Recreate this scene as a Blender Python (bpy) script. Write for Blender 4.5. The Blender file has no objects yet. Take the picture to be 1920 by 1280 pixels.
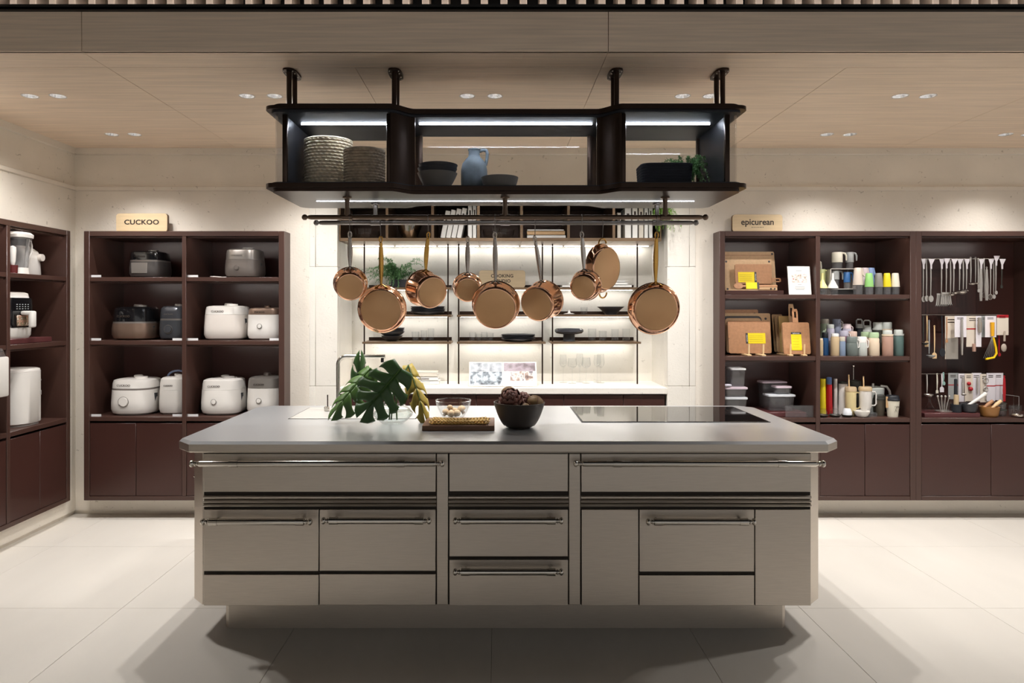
import bpy, bmesh, math, random
from mathutils import Vector, Matrix
random.seed(7)
PI = math.pi
C = bpy.context.scene.collection
SC = bpy.context.scene

# ---------------------------------------------------------------- camera, world, exposure
cam_d = bpy.data.cameras.new('camera')
cam_d.sensor_width = 36; cam_d.lens = 24
cam_d.shift_x = 30/1920; cam_d.shift_y = -60/1920
cam_d.clip_start = 0.05
cam = bpy.data.objects.new('camera', cam_d); C.objects.link(cam)
cam.location = (0, 0, 1.5); cam.rotation_euler = (PI/2, 0, 0)
SC.camera = cam
world = bpy.data.worlds.new('world'); SC.world = world
world.use_nodes = True
wb = world.node_tree.nodes['Background']
wb.inputs[0].default_value = (1.0, 0.965, 0.93, 1); wb.inputs[1].default_value = 0.40
vs = SC.view_settings
vs.view_transform = 'Standard'; vs.look = 'None'; vs.gamma = 1; vs.use_curve_mapping = False
vs.exposure = 0.36
SC.cycles.use_denoising = True
SC.cycles.max_bounces = 6; SC.cycles.transparent_max_bounces = 16
SC.cycles.use_adaptive_sampling = True; SC.cycles.adaptive_threshold = 0.10; SC.cycles.adaptive_min_samples = 16
SC.cycles.sample_clamp_indirect = 6
SC.cycles.caustics_reflective = False; SC.cycles.caustics_refractive = False
SPOT_W = 38.0           # every downlight of the ceiling
LED_CAB = 16.0           # LED strips in the brown cabinets
LED_NICHE = 16.0        # LED strips in the niche shelves
LED_RACK = 70.0          # LED strips of the hanging cabinet
LED_COVE = 14.0         # LED strip under the slats
SPOT_COL = (1.0, 0.975, 0.955)

# measured from the photograph: a point at picture position (px, py) and depth Y
def WX(px, Y): return (px-930)*Y/1280
def WZ(py, Y): return 1.5-(py-580)*Y/1280
CH = 2.68; YW = 5.0; XL = -3.08; CT = 0.905      # ceiling, back wall, left wall, island top

# ---------------------------------------------------------------- mesh helpers
def lin(c): 
    c = c/255.0
    return c/12.92 if c <= 0.04045 else ((c+0.055)/1.055)**2.4
def col(r, g, b): return (lin(r), lin(g), lin(b), 1.0)

class M:
    def __init__(s): s.v = []; s.f = []
    def add(s, vs, fs):
        o = len(s.v); s.v += [tuple(p) for p in vs]; s.f += [tuple(i+o for i in f) for f in fs]; return s
    def box(s, x0, x1, y0, y1, z0, z1):
        v = [(x, y, z) for x in (x0, x1) for y in (y0, y1) for z in (z0, z1)]
        return s.add(v, [(0,1,3,2),(4,6,7,5),(0,4,5,1),(2,3,7,6),(0,2,6,4),(1,5,7,3)])
    def rbox(s, x0, x1, y0, y1, z0, z1, r=0.003, seg=1):
        bm = bmesh.new(); bmesh.ops.create_cube(bm, size=1)
        for v in bm.verts:
            v.co = Vector(((x0+x1)/2+v.co.x*(x1-x0), (y0+y1)/2+v.co.y*(y1-y0), (z0+z1)/2+v.co.z*(z1-z0)))
        r = min(r, 0.49*min(abs(x1-x0), abs(y1-y0), abs(z1-z0)))
        bmesh.ops.bevel(bm, geom=list(bm.edges), offset=r, segments=seg, affect='EDGES', profile=0.5)
        s.addbm(bm); return s
    def addbm(s, bm):
        bm.verts.index_update()
        s.add([v.co[:] for v in bm.verts], [[v.index for v in f.verts] for f in bm.faces]); bm.free(); return s
    def prism(s, poly, a0, a1, axis='z'):
        n = len(poly)
        def mk(p, a): return (p[0], p[1], a) if axis == 'z' else ((p[0], a, p[1]) if axis == 'y' else (a, p[0], p[1]))
        v = [mk(p, a0) for p in poly]+[mk(p, a1) for p in poly]
        f = [tuple(range(n))[::-1], tuple(range(n, 2*n))]+[(i, (i+1) % n, n+(i+1) % n, n+i) for i in range(n)]
        return s.add(v, f)
    def lathe(s, prof, n=24, c=(0,0,0), axis='z', sx=1, sy=1):
        rings = []; v = []; f = []
        for r, h in prof:
            if r <= 1e-6: rings.append([len(v)]); v.append((0, 0, h))
            else:
                rings.append(list(range(len(v), len(v)+n)))
                v += [(r*math.cos(2*PI*i/n)*sx, r*math.sin(2*PI*i/n)*sy, h) for i in range(n)]
        for a, b in zip(rings, rings[1:]):
            if len(a) == 1 and len(b) == 1: continue
            for i in range(n):
                j = (i+1) % n
                if len(a) == 1: f.append((a[0], b[i], b[j]))
                elif len(b) == 1: f.append((a[i], b[0], a[j]))
                else: f.append((a[i], a[j], b[j], b[i]))
        def mp(p):
            x, y, z = p
            if axis == 'y': x, y, z = x, z, y
            elif axis == 'x': x, y, z = z, x, y
            return (x+c[0], y+c[1], z+c[2])
        return s.add([mp(p) for p in v], f)
    def loft(s, secs, n=28, p=2.0, cap=True, c=(0,0,0)):
        v = []; f = []
        def se(t):
            a, b = math.cos(t), math.sin(t)
            return math.copysign(abs(a)**(2/p), a), math.copysign(abs(b)**(2/p), b)
        for q in secs:
            z, rx, ry = q[:3]; cx, cy = (q[3], q[4]) if len(q) > 4 else (0, 0)
            for i in range(n):
                a, b = se(2*PI*(i+0.5)/n); v.append((c[0]+cx+rx*a, c[1]+cy+ry*b, c[2]+z))
        for k in range(len(secs)-1):
            for i in range(n):
                j = (i+1) % n; f.append((k*n+i, k*n+j, (k+1)*n+j, (k+1)*n+i))
        if cap: f += [tuple(range(n))[::-1], tuple(range((len(secs)-1)*n, len(secs)*n))]
        return s.add(v, f)
    def tube(s, pts, r, n=8, closed=False, flat=1.0):
        pts = [Vector(p) for p in pts]; m = len(pts)
        rs = r if isinstance(r, (list, tuple)) else [r]*m
        up = None; v = []; f = []
        for i, p in enumerate(pts):
            if closed: t = (pts[(i+1) % m]-pts[i-1]).normalized()
            else: t = (pts[min(i+1, m-1)]-pts[max(i-1, 0)]).normalized()
            if up is None:
                up = Vector((0, 0, 1)) if abs(t.z) < 0.9 else Vector((0, 1, 0))
            up = (up-t*up.dot(t)).normalized(); sd = t.cross(up)
            for k in range(n):
                a = 2*PI*k/n; v.append(p+sd*math.cos(a)*rs[i]+up*math.sin(a)*rs[i]*flat)
        L = m if closed else m-1
        for i in range(L):
            a = i*n; b = ((i+1) % m)*n
            for k in range(n):
                j = (k+1) % n; f.append((a+k, a+j, b+j, b+k))
        if not closed: f += [tuple(range(n))[::-1], tuple(range((m-1)*n, m*n))]
        return s.add([p[:] for p in v], f)
    def cyl(s, p0, p1, r, n=16, r1=None):
        return s.tube([p0, p1], [r, r if r1 is None else r1], n)
    def ball(s, c, r, n=14, k=9, sc=(1,1,1)):
        v = [(c[0], c[1], c[2]-r*sc[2])]; f = []
        for i in range(1, k):
            a = PI*i/k
            for j in range(n):
                b = 2*PI*j/n
                v.append((c[0]+r*math.sin(a)*math.cos(b)*sc[0], c[1]+r*math.sin(a)*math.sin(b)*sc[1], c[2]-r*math.cos(a)*sc[2]))
        v.append((c[0], c[1], c[2]+r*sc[2])); e = len(v)-1
        for j in range(n):
            j2 = (j+1) % n
            f.append((0, 1+j2, 1+j)); f.append((e, 1+(k-2)*n+j, 1+(k-2)*n+j2))
            for i in range(k-2): f.append((1+i*n+j, 1+i*n+j2, 1+(i+1)*n+j2, 1+(i+1)*n+j))
        return s.add(v, f)
    def torus(s, c, R, r, axis='y', n=20, k=8):
        pts = []
        for i in range(n):
            a = 2*PI*i/n; x, y = R*math.cos(a), R*math.sin(a)
            pts.append((c[0]+x, c[1], c[2]+y) if axis == 'y' else ((c[0]+x, c[1]+y, c[2]) if axis == 'z' else (c[0], c[1]+x, c[2]+y)))
        return s.tube(pts, r, k, closed=True)
    def xf(s, mt, start=0):
        s.v[start:] = [tuple(mt @ Vector(p)) for p in s.v[start:]]; return s
    def sh(s, d): return s.xf(Matrix.Translation(Vector(d)))

BASE = {}
def obj(name, m, mat, parent=None, w=False, smooth=40, loc=None):
    """one mesh object; w=True: the vertices are given in world coordinates"""
    me = bpy.data.meshes.new(name)
    vv = m.v
    if parent is not None and w:
        b = BASE[parent.name]; vv = [(p[0]-b[0], p[1]-b[1], p[2]-b[2]) for p in vv]
    me.from_pydata(vv, [], m.f); me.validate()
    bm = bmesh.new(); bm.from_mesh(me); bmesh.ops.recalc_face_normals(bm, faces=bm.faces); bm.to_mesh(me); bm.free()
    if smooth:
        me.shade_smooth(); me.set_sharp_from_angle(angle=math.radians(smooth))
    if mat is not None: me.materials.append(mat)
    o = bpy.data.objects.new(name, me); C.objects.link(o)
    if parent is not None:
        o.parent = parent; BASE[o.name] = BASE.get(parent.name, (0, 0, 0))
    else: BASE[o.name] = (0, 0, 0)
    if loc is not None: o.location = loc
    return o
def tag(o, label, cat, group=None):
    o['label'] = label; o['category'] = cat
    if group: o['group'] = group
    return o
def thing(name, label, cat, loc=(0,0,0), rz=0.0, group=None, rot=None):
    o = bpy.data.objects.new(name, None); C.objects.link(o); o.empty_display_size = 0.05
    o.location = loc; o.rotation_euler = rot if rot else (0, 0, rz); BASE[o.name] = tuple(loc)
    return tag(o, label, cat, group)
def one(name, label, cat, m, mat, loc=(0,0,0), rz=0.0, group=None, smooth=40, rot=None):
    o = obj(name, m, mat, None, smooth=smooth, loc=loc); o.rotation_euler = rot if rot else (0, 0, rz)
    return tag(o, label, cat, group)
def struct(name, m, mat, smooth=40):
    o = obj(name, m, mat, None, smooth=smooth); o['kind'] = 'structure'; return o
def text(s, size, mat, parent, loc, rot=(PI/2,0,0), sx=1.0, sp=1.0, ext=0.0006, name='lettering', align='CENTER', bold=0.0, lsp=1.0):
    cu = bpy.data.curves.new(name, 'FONT'); cu.body = s; cu.size = size; cu.align_x = align; cu.align_y = 'CENTER'
    cu.extrude = ext; cu.space_character = sp; cu.offset = bold; cu.space_line = lsp; cu.resolution_u = 4
    tmp = bpy.data.objects.new('tmp', cu); C.objects.link(tmp)
    me = bpy.data.meshes.new_from_object(tmp); bpy.data.objects.remove(tmp)
    me.materials.clear(); me.materials.append(mat); me.name = name
    o = bpy.data.objects.new(name, me); C.objects.link(o); o.parent = parent
    o.location = loc; o.rotation_euler = rot; o.scale = (sx, 1, 1)
    return o
def dup(root, loc, rz=0.0, label=None, group=None):
    r = root.copy(); C.objects.link(r); r.location = loc; r.rotation_euler = (0, 0, rz); BASE[r.name] = tuple(loc)
    if label: r['label'] = label
    if group: r['group'] = group
    for ch in list(root.children):
        c = ch.copy(); C.objects.link(c); c.parent = r
        for g in list(ch.children):
            d = g.copy(); C.objects.link(d); d.parent = c
    return r

# ---------------------------------------------------------------- materials
MT = {}
def mat(name, rgb, rough=0.5, metal=0.0, var=None, bump=None, spec=0.5, coat=0.0, stretch=None, emit=None, alpha=None, fleck=None, sub=0.0, aniso=0.0, rvar=0.0):
    m = bpy.data.materials.new(name); m.use_nodes = True; MT[name] = m
    nt = m.node_tree; N = nt.nodes; L = nt.links; b = N['Principled BSDF']
    c = col(*rgb)
    b.inputs['Base Color'].default_value = c; b.inputs['Roughness'].default_value = rough
    b.inputs['Metallic'].default_value = metal; b.inputs['Specular IOR Level'].default_value = spec
    b.inputs['Coat Weight'].default_value = coat; b.inputs['Coat Roughness'].default_value = 0.08
    if sub: 
        b.inputs['Subsurface Weight'].default_value = sub; b.inputs['Subsurface Scale'].default_value = 0.01
    if aniso: b.inputs['Anisotropic'].default_value = aniso
    if emit: b.inputs['Emission Color'].default_value = (*emit[0], 1); b.inputs['Emission Strength'].default_value = emit[1]
    if alpha is not None: b.inputs['Alpha'].default_value = alpha
    vec = None
    if var or bump or fleck:
        tc = N.new('ShaderNodeTexCoord'); mp = N.new('ShaderNodeMapping'); L.new(tc.outputs['Object'], mp.inputs[0])
        if stretch: mp.inputs['Scale'].default_value = stretch
        vec = mp.outputs[0]
    src = None
    if var:
        no = N.new('ShaderNodeTexNoise'); no.inputs['Scale'].default_value = var[0]; no.inputs['Detail'].default_value = 5
        L.new(vec, no.inputs['Vector'])
        rp = N.new('ShaderNodeValToRGB'); rp.color_ramp.elements[0].position = 0.3; rp.color_ramp.elements[1].position = 0.7
        k = var[1]
        rp.color_ramp.elements[0].color = tuple(x*(1-k) for x in c[:3])+(1,)
        rp.color_ramp.elements[1].color = tuple(min(1, x*(1+k)) for x in c[:3])+(1,)
        L.new(no.outputs[0], rp.inputs[0]); src = rp.outputs[0]
        if rvar:
            mr = N.new('ShaderNodeMapRange'); mr.inputs[3].default_value = rough-rvar; mr.inputs[4].default_value = rough+rvar
            L.new(no.outputs[0], mr.inputs[0]); L.new(mr.outputs[0], b.inputs['Roughness'])
    if fleck:      # (scale, threshold, strength): small darker marks
        n2 = N.new('ShaderNodeTexNoise'); n2.inputs['Scale'].default_value = fleck[0]; n2.inputs['Detail'].default_value = 2
        n2.inputs['Distortion'].default_value = 1.5; L.new(vec, n2.inputs['Vector'])
        r2 = N.new('ShaderNodeValToRGB'); r2.color_ramp.elements[0].position = fleck[1]; r2.color_ramp.elements[1].position = fleck[1]+0.06
        r2.color_ramp.elements[0].color = (0, 0, 0, 1); r2.color_ramp.elements[1].color = (fleck[2],)*3+(1,)
        L.new(n2.outputs[0], r2.inputs[0])
        mx = N.new('ShaderNodeMix'); mx.data_type = 'RGBA'
        L.new(r2.outputs[0], mx.inputs['Factor'])
        if src: L.new(src, mx.inputs['A'])
        else: mx.inputs['A'].default_value = c
        mx.inputs['B'].default_value = (c[0]*0.45, c[1]*0.42, c[2]*0.38, 1); src = mx.outputs['Result']
    if src: L.new(src, b.inputs['Base Color'])
    if bump:
        n3 = N.new('ShaderNodeTexNoise'); n3.inputs['Scale'].default_value = bump[0]; n3.inputs['Detail'].default_value = 4
        L.new(vec, n3.inputs['Vector'])
        bp = N.new('ShaderNodeBump'); bp.inputs['Strength'].default_value = bump[1]; bp.inputs['Distance'].default_value = 0.01
        L.new(n3.outputs[0], bp.inputs['Height']); L.new(bp.outputs[0], b.inputs['Normal'])
    return m
def glass_mat(name, tint=(1, 1, 1), ior=1.45, rough=0.0, haze=0.0):
    """thin clear glass: what is not mirrored passes straight through"""
    m = bpy.data.materials.new(name); m.use_nodes = True; MT[name] = m
    nt = m.node_tree; N = nt.nodes; L = nt.links
    for n in list(N):
        if n.type != 'OUTPUT_MATERIAL': N.remove(n)
    out = [n for n in N if n.type == 'OUTPUT_MATERIAL'][0]
    t = N.new('ShaderNodeBsdfTransparent'); t.inputs[0].default_value = (*tint, 1)
    g = N.new('ShaderNodeBsdfGlossy'); g.inputs['Roughness'].default_value = rough
    lw = N.new('ShaderNodeLayerWeight'); lw.inputs[0].default_value = 0.5
    pw = N.new('ShaderNodeMath'); pw.operation = 'POWER'; pw.inputs[1].default_value = 4.0
    L.new(lw.outputs['Facing'], pw.inputs[0])
    f0 = ((ior-1)/(ior+1))**2
    fr = N.new('ShaderNodeMath'); fr.operation = 'MULTIPLY_ADD'; fr.inputs[1].default_value = 0.75; fr.inputs[2].default_value = f0
    L.new(pw.outputs[0], fr.inputs[0])
    mx = N.new('ShaderNodeMixShader')
    L.new(fr.outputs[0], mx.inputs[0]); L.new(t.outputs[0], mx.inputs[1]); L.new(g.outputs[0], mx.inputs[2])
    res = mx.outputs[0]
    if haze:       # slightly milky plastic
        df = N.new('ShaderNodeBsdfDiffuse'); df.inputs[0].default_value = (0.8, 0.8, 0.8, 1)
        m2 = N.new('ShaderNodeMixShader'); m2.inputs[0].default_value = haze
        L.new(res, m2.inputs[1]); L.new(df.outputs[0], m2.inputs[2]); res = m2.outputs[0]
    L.new(res, out.inputs[0]); return m
def emit_mat(name, rgb, strength):
    m = bpy.data.materials.new(name); m.use_nodes = True; MT[name] = m
    b = m.node_tree.nodes['Principled BSDF']; b.inputs['Base Color'].default_value = (0.8, 0.8, 0.8, 1)
    b.inputs['Emission Color'].default_value = (*rgb, 1); b.inputs['Emission Strength'].default_value = strength
    return m

STONE = mat('limestone', (238, 230, 217), 0.75, var=(3.0, 0.05), bump=(70, 0.14), fleck=(28, 0.69, 0.55))
STONE_W = mat('pale_limestone', (234, 229, 219), 0.7, var=(4.0, 0.04), bump=(80, 0.12), fleck=(30, 0.68, 0.4))
FLOOR = mat('floor_stone', (230, 224, 214), 0.36, var=(2.2, 0.05), bump=(40, 0.02), stretch=(1, 0.35, 1))
GROUT = mat('grout', (150, 140, 126), 0.8, var=(60, 0.05))
VENEER = mat('oak_veneer', (243, 222, 199), 0.5, var=(7.0, 0.10), bump=(60, 0.04), stretch=(0.35, 9, 14))
GAP = mat('shadow_gap', (52, 40, 30), 0.8, var=(50, 0.05))
GAP_SHADE = mat('gap_shade_dark', (46, 40, 34), 0.5, 0.6, var=(10, 0.05))  # dark tone painted in for the shade between the island fronts
BLACK = mat('black_metal', (22, 20, 19), 0.45, var=(40, 0.1))
SLAT = mat('slat_paint', (214, 200, 186), 0.6, var=(30, 0.04))
LACQ = mat('brown_lacquer', (66, 40, 35), 0.28, var=(3, 0.05), spec=0.5)
LACQ_D = mat('brown_lacquer_frame', (72, 49, 42), 0.34, var=(3, 0.05))
STEEL = mat('brushed_steel', (204, 195, 184), 0.38, 0.92, var=(14, 0.05), stretch=(1, 1, 30), rvar=0.04)
STEEL_T = mat('steel_worktop', (214, 216, 218), 0.33, 0.85, var=(1.2, 0.025))
STEEL_P = mat('polished_steel', (205, 200, 192), 0.14, 1.0, var=(20, 0.03))
CHROME = mat('bright_chrome', (225, 222, 216), 0.08, 1.0, var=(20, 0.02))
BRONZE = mat('dark_bronze', (58, 44, 36), 0.32, 0.75, var=(12, 0.08))
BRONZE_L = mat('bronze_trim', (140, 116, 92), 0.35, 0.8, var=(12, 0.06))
BLUE_BLK = mat('rack_panel', (44, 46, 52), 0.5, 0.4, var=(8, 0.05))
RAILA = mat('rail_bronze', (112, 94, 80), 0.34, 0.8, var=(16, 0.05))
RAILM = mat('rail_metal', (138, 132, 128), 0.28, 0.9, var=(16, 0.05))
COPPER = mat('polished_copper', (240, 186, 150), 0.12, 1.0, var=(9, 0.05))
COPPER_B = mat('brushed_copper', (255, 200, 146), 0.42, 0.35, var=(6, 0.05), bump=(160, 0.04))
BRASS = mat('brass', (206, 160, 84), 0.2, 1.0, var=(14, 0.05))
IRON = mat('cast_steel', (196, 190, 184), 0.24, 1.0, var=(14, 0.05))
GLASS = glass_mat('clear_glass', (1, 1, 1), 1.18)
GLASS_V = glass_mat('vessel_glass', (0.986, 0.99, 0.99), 1.5)
WATER = glass_mat('water', (0.93, 0.97, 0.96), 1.33)
ACRYL = glass_mat('clear_plastic', (0.94, 0.94, 0.945), 1.55, 0.12, 0.045)
WHITE = mat('white_plastic', (226, 222, 216), 0.3, var=(8, 0.02))
WHITE2 = mat('warm_white_plastic', (216, 208, 200), 0.32, var=(8, 0.02))
PAPER = mat('paper', (238, 236, 230), 0.7, var=(10, 0.02))
COVER = mat('book_cover', (212, 204, 190), 0.6, var=(10, 0.04))
KRAFT = mat('kraft_cover', (206, 170, 126), 0.6, var=(10, 0.05))
INK = mat('ink', (58, 46, 38), 0.6, var=(40, 0.05))
SIGNW = mat('sign_wood', (216, 192, 154), 0.5, var=(5, 0.06), stretch=(1, 1, 12))
SIGNE = mat('sign_edge', (120, 92, 66), 0.5, var=(10, 0.06))
DGREY = mat('dark_ceramic', (54, 54, 58), 0.4, var=(12, 0.1), bump=(60, 0.05))
MGREY = mat('grey_ceramic', (120, 114, 108), 0.5, var=(12, 0.07))
BLUEG = mat('blue_stoneware', (104, 114, 122), 0.65, var=(22, 0.22), bump=(40, 0.15))
STRAW = mat('straw', (222, 206, 180), 0.8, var=(40, 0.25), bump=(90, 0.3))
STRAW_D = mat('brown_straw', (186, 168, 146), 0.8, var=(40, 0.25), bump=(90, 0.3))
NAVY = mat('navy_weave', (30, 33, 44), 0.75, var=(40, 0.2), bump=(60, 0.2))
LEAF = mat('monstera_green', (58, 92, 44), 0.4, var=(9, 0.25), bump=(20, 0.06))
LEAF2 = mat('monstera_light_green', (72, 104, 44), 0.42, var=(9, 0.22), bump=(20, 0.06))
LEAFY = mat('monstera_yellow', (170, 148, 58), 0.5, var=(7, 0.28), bump=(20, 0.08))
FERN = mat('fern_green', (108, 152, 98), 0.6, var=(12, 0.25))
WOODB = mat('walnut', (122, 86, 60), 0.5, var=(6, 0.2), stretch=(2, 12, 12))
PASTA = mat('dried_pasta', (218, 178, 96), 0.55, var=(30, 0.12))
MUSH = mat('mushroom', (206, 178, 140), 0.7, var=(16, 0.14), bump=(30, 0.1))
BOWLD = mat('dark_bowl', (58, 50, 44), 0.5, var=(9, 0.15), bump=(30, 0.06))
ARTI = mat('artichoke', (112, 72, 62), 0.55, var=(14, 0.25))
ARTI2 = mat('dried_pod', (134, 106, 68), 0.6, var=(18, 0.2), bump=(25, 0.1))
MDFB = mat('fibre_board', (208, 172, 130), 0.55, var=(50, 0.08))
MDFN = mat('nutmeg_board', (178, 130, 92), 0.55, var=(50, 0.1))
MDFK = mat('slate_board', (62, 58, 58), 0.55, var=(30, 0.08))
YEL = mat('yellow_card', (244, 216, 20), 0.5, var=(12, 0.03))
LIGHTW = mat('beech', (222, 188, 142), 0.5, var=(9, 0.08), stretch=(8, 8, 1))
LEDC = emit_mat('cabinet_led', (1.0, 0.92, 0.86), LED_CAB)
LEDN = emit_mat('niche_led', (1.0, 0.97, 0.92), LED_NICHE)
LEDR = emit_mat('rack_led', (0.80, 0.88, 1.0), LED_RACK)
LEDU = emit_mat('rack_under_led', (0.88, 0.93, 1.0), 10.0)
LEDV = emit_mat('cove_led', (1.0, 0.86, 0.78), LED_COVE)
LAMP = emit_mat('lamp_face', (1.0, 0.95, 0.9), 20.0)
CUPM = mat('reflector_metal', (235, 235, 235), 0.22, 0.9, var=(60, 0.05))
UTEN = mat('utensil_steel', (214, 208, 200), 0.3, 0.75, var=(16, 0.04))
HOB = mat('hob_glass', (14, 13, 13), 0.04, var=(5, 0.05), spec=0.6)
# ---------------------------------------------------------------- floor
sub = M().box(-4.2, 7.0, -3.0, 5.6, -0.06, -0.004)
floor = struct('floor', sub, GROUT)
xs = [-4.2, -3.74, -2.81, -1.88, -0.95, -0.02, 0.91, 1.53, 2.44, 3.35, 4.28, 5.2, 6.1, 7.0]
ys = [-3.0, -1.94, -1.04, -0.14, 0.76, 1.66, 2.53, 3.43, 4.32, 5.55]
g = 0.001
for i in range(len(xs)-1):
    for j in range(len(ys)-1):
        m = M().rbox(xs[i]+g, xs[i+1]-g, ys[j]+g, ys[j+1]-g, -0.02, 0.0, 0.0006)
        obj('tile', m, FLOOR, floor, smooth=None)
# ---------------------------------------------------------------- back wall with openings for cabinets and niche
CZ0, CZ1 = 0.141, 2.058                         # cabinets: bottom, top
LX0, LX1 = WX(157, 4.86), WX(533, 4.86)         # cabinet left of the niche
RX0, RXM = WX(1349, 4.86), WX(1717.5, 4.86)     # cabinets right of the niche
RX1 = RXM+2.10
NX0, NX1, NZ1, NYB = -1.16, 1.254, 2.31, 5.49   # niche
def slabw(m, x0, x1, z0, z1): m.box(x0, x1, YW, YW+0.06, z0, z1)
w = M()
slabw(w, -3.6, NX0-0.207, CZ1, 2.40); slabw(w, NX0-0.207, NX1+0.207, NZ1, 2.40); slabw(w, NX1+0.207, 7.0, CZ1, 2.40)
slabw(w, -3.6, LX0, 0.03, CZ1); slabw(w, LX1, NX0-0.207, 0.03, CZ1)
slabw(w, LX0, LX1, 0.03, CZ0); slabw(w, NX1+0.207, RX0, 0.03, CZ1); slabw(w, RX0, 7.0, 0.03, CZ0); slabw(w, RX1, 7.0, CZ0, CZ1)
w.box(-3.6, 7.0, YW+0.012, YW+0.06, 2.40, 2.70)
w.box(-3.6, NX0, YW+0.02, YW+0.06, 0, 0.03); w.box(NX1, 7.0, YW+0.02, YW+0.06, 0, 0.03)
wall_back = struct('wall_back', w, STONE)
struct('trim_1', M().rbox(-3.2, 7.0, YW-0.012, YW+0.02, 2.366, 2.402, 0.006), STONE)
struct('trim_2', M().rbox(-3.2, 7.0, YW-0.010, YW+0.02, 2.632, 2.69, 0.006), STONE)
# pale stone blocks that frame the niche, joints open
for sd in (-1, 1):
    xi = NX0 if sd < 0 else NX1
    for (a, b) in ((0.0, 0.161), (0.161, 0.207)):
        x0, x1 = sorted((xi+sd*a, xi+sd*b))
        for (z0, z1) in ((0.0, 0.94), (0.94, 1.8125), (1.8125, NZ1)):
            obj('stone_block', M().rbox(x0+0.0008, x1-0.0008, YW-0.004, YW+0.08, z0+0.001, z1-0.001, 0.002), STONE_W, wall_back)
niche = M()
niche.box(NX0-0.05, NX1+0.05, NYB, NYB+0.05, 0, NZ1+0.05)
niche.box(NX0-0.05, NX0, YW+0.08, NYB, 0, NZ1); niche.box(NX1, NX1+0.05, YW+0.08, NYB, 0, NZ1)
niche.box(NX0-0.05, NX1+0.05, YW+0.06, NYB, NZ1, NZ1+0.05)
struct('wall_niche', niche, STONE_W)
# ---------------------------------------------------------------- left wall
LCX = -3.03; LCY0, LCY1 = 2.32, 4.86             # cabinet in the left wall
w = M()
w.box(XL-0.06, XL, -3.0, YW+0.05, CZ1, 2.40); w.box(XL-0.06, XL, LCY1, YW+0.05, 0.03, CZ1)
w.box(XL-0.06, XL, -3.0, LCY0, 0.03, CZ1); w.box(XL-0.06, XL, -3.0, 3.4, 2.70, 3.4); w.box(XL-0.06, XL, LCY0, LCY1, 0.03, CZ0)
w.box(XL-0.06, XL-0.012, -3.0, YW+0.05, 2.40, 2.70); w.box(XL-0.06, XL-0.02, -3.0, YW+0.05, 0, 0.03)
struct('wall_left', w, STONE)
struct('trim_3', M().rbox(XL-0.02, XL+0.012, -3.0, YW, 2.366, 2.402, 0.006), STONE)
struct('trim_4', M().rbox(XL-0.02, XL+0.010, -3.0, YW, 2.632, 2.69, 0.006), STONE)
# ---------------------------------------------------------------- ceiling: veneer panels with open joints, holes for the downlights
R1Y, R2Y = 1.18*1280/400, 1.18*1280/328
DL = []
for c in (82.5, 489, 902, 1306, 1714, 2121): 
    for s in (-1, 1): DL.append((WX(c, R1Y)+s*0.077, R1Y))
for c in (231, 566, 902, 1237, 1572, 1907):
    for s in (-1, 1): DL.append((WX(c, R2Y)+s*0.077, R2Y))
DR = 0.040
ceil = struct('ceiling', M().box(-3.3, 7.0, 3.14, 5.3, CH+0.062, CH+0.07), GAP)
def panel(x0, x1, y0, y1):
    cu = bpy.data.curves.new('ceiling_panel', 'CURVE'); cu.dimensions = '2D'; cu.fill_mode = 'BOTH'; cu.extrude = 0.006
    def ring(pts):
        sp = cu.splines.new('POLY'); sp.points.add(len(pts)-1); sp.use_cyclic_u = True
        for p, q in zip(sp.points, pts): p.co = (q[0], q[1], 0, 1)
    ring([(x0, y0), (x1, y0), (x1, y1), (x0, y1)])
    for (dx, dy) in DL:
        if x0 < dx-DR and dx+DR < x1 and y0 < dy < y1:
            ring([(dx+DR*math.cos(2*PI*i/28), dy+DR*math.sin(2*PI*i/28)) for i in range(28)])
    t = bpy.data.objects.new('tmp', cu); C.objects.link(t)
    me = bpy.data.meshes.new_from_object(t); bpy.data.objects.remove(t)
    me.materials.clear(); me.materials.append(VENEER)
    o = bpy.data.objects.new('ceiling_panel', me); C.objects.link(o); o.parent = ceil; o.location = (0, 0, CH+0.006)
j = 0.0014
jx = [-3.3, -1.897, -0.687, 0.514, 1.711, 2.94, 4.14, 5.34, 7.0]
for a, b in zip(jx, jx[1:]): panel(a+j, b-j, 3.333+j, 5.05)
jf = [-3.3, -1.897, 0.514, 2.94, 5.34, 7.0]
for a, b in zip(jf, jf[1:]):
    panel(a+j, b-j, 3.13, 3.333-j)
    obj('fascia_panel', M().rbox(a+j, b-j, 3.124, 3.142, CH, 2.862, 0.001), VENEER, ceil)
struct('trim_5', M().rbox(-3.3, 7.0, 3.095, 3.135, 2.8615, 2.872, 0.001).box(-3.3, 7.0, 3.095, 3.103, 2.8615, 2.884), BLACK)
# lit slats above the fascia
slw = struct('wall_slats', M().box(-3.3, 7.0, 3.36, 3.38, 2.70, 3.4).box(-3.3, 7.0, 3.142, 3.36, 2.70, 2.862), BLACK)
me0 = None
for i in range(106):
    x = -3.2+i*0.0925
    if me0 is None:
        o = obj('slat', M().rbox(-0.0165, 0.0165, 3.215, 3.36, 2.862, 3.39, 0.003), SLAT, slw); me0 = o.data
    else:
        o = bpy.data.objects.new('slat', me0); C.objects.link(o); o.parent = slw
    o.location = (x, 0, 0)
led = obj('led_strip', M().box(-3.2, 6.6, 3.155, 3.167, 2.863, 2.8665), LEDV, slw)
struct('ceiling_upper', M().box(-3.3, 7.0, -6.0, 3.38, 3.39, 3.42), BLACK)
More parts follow.
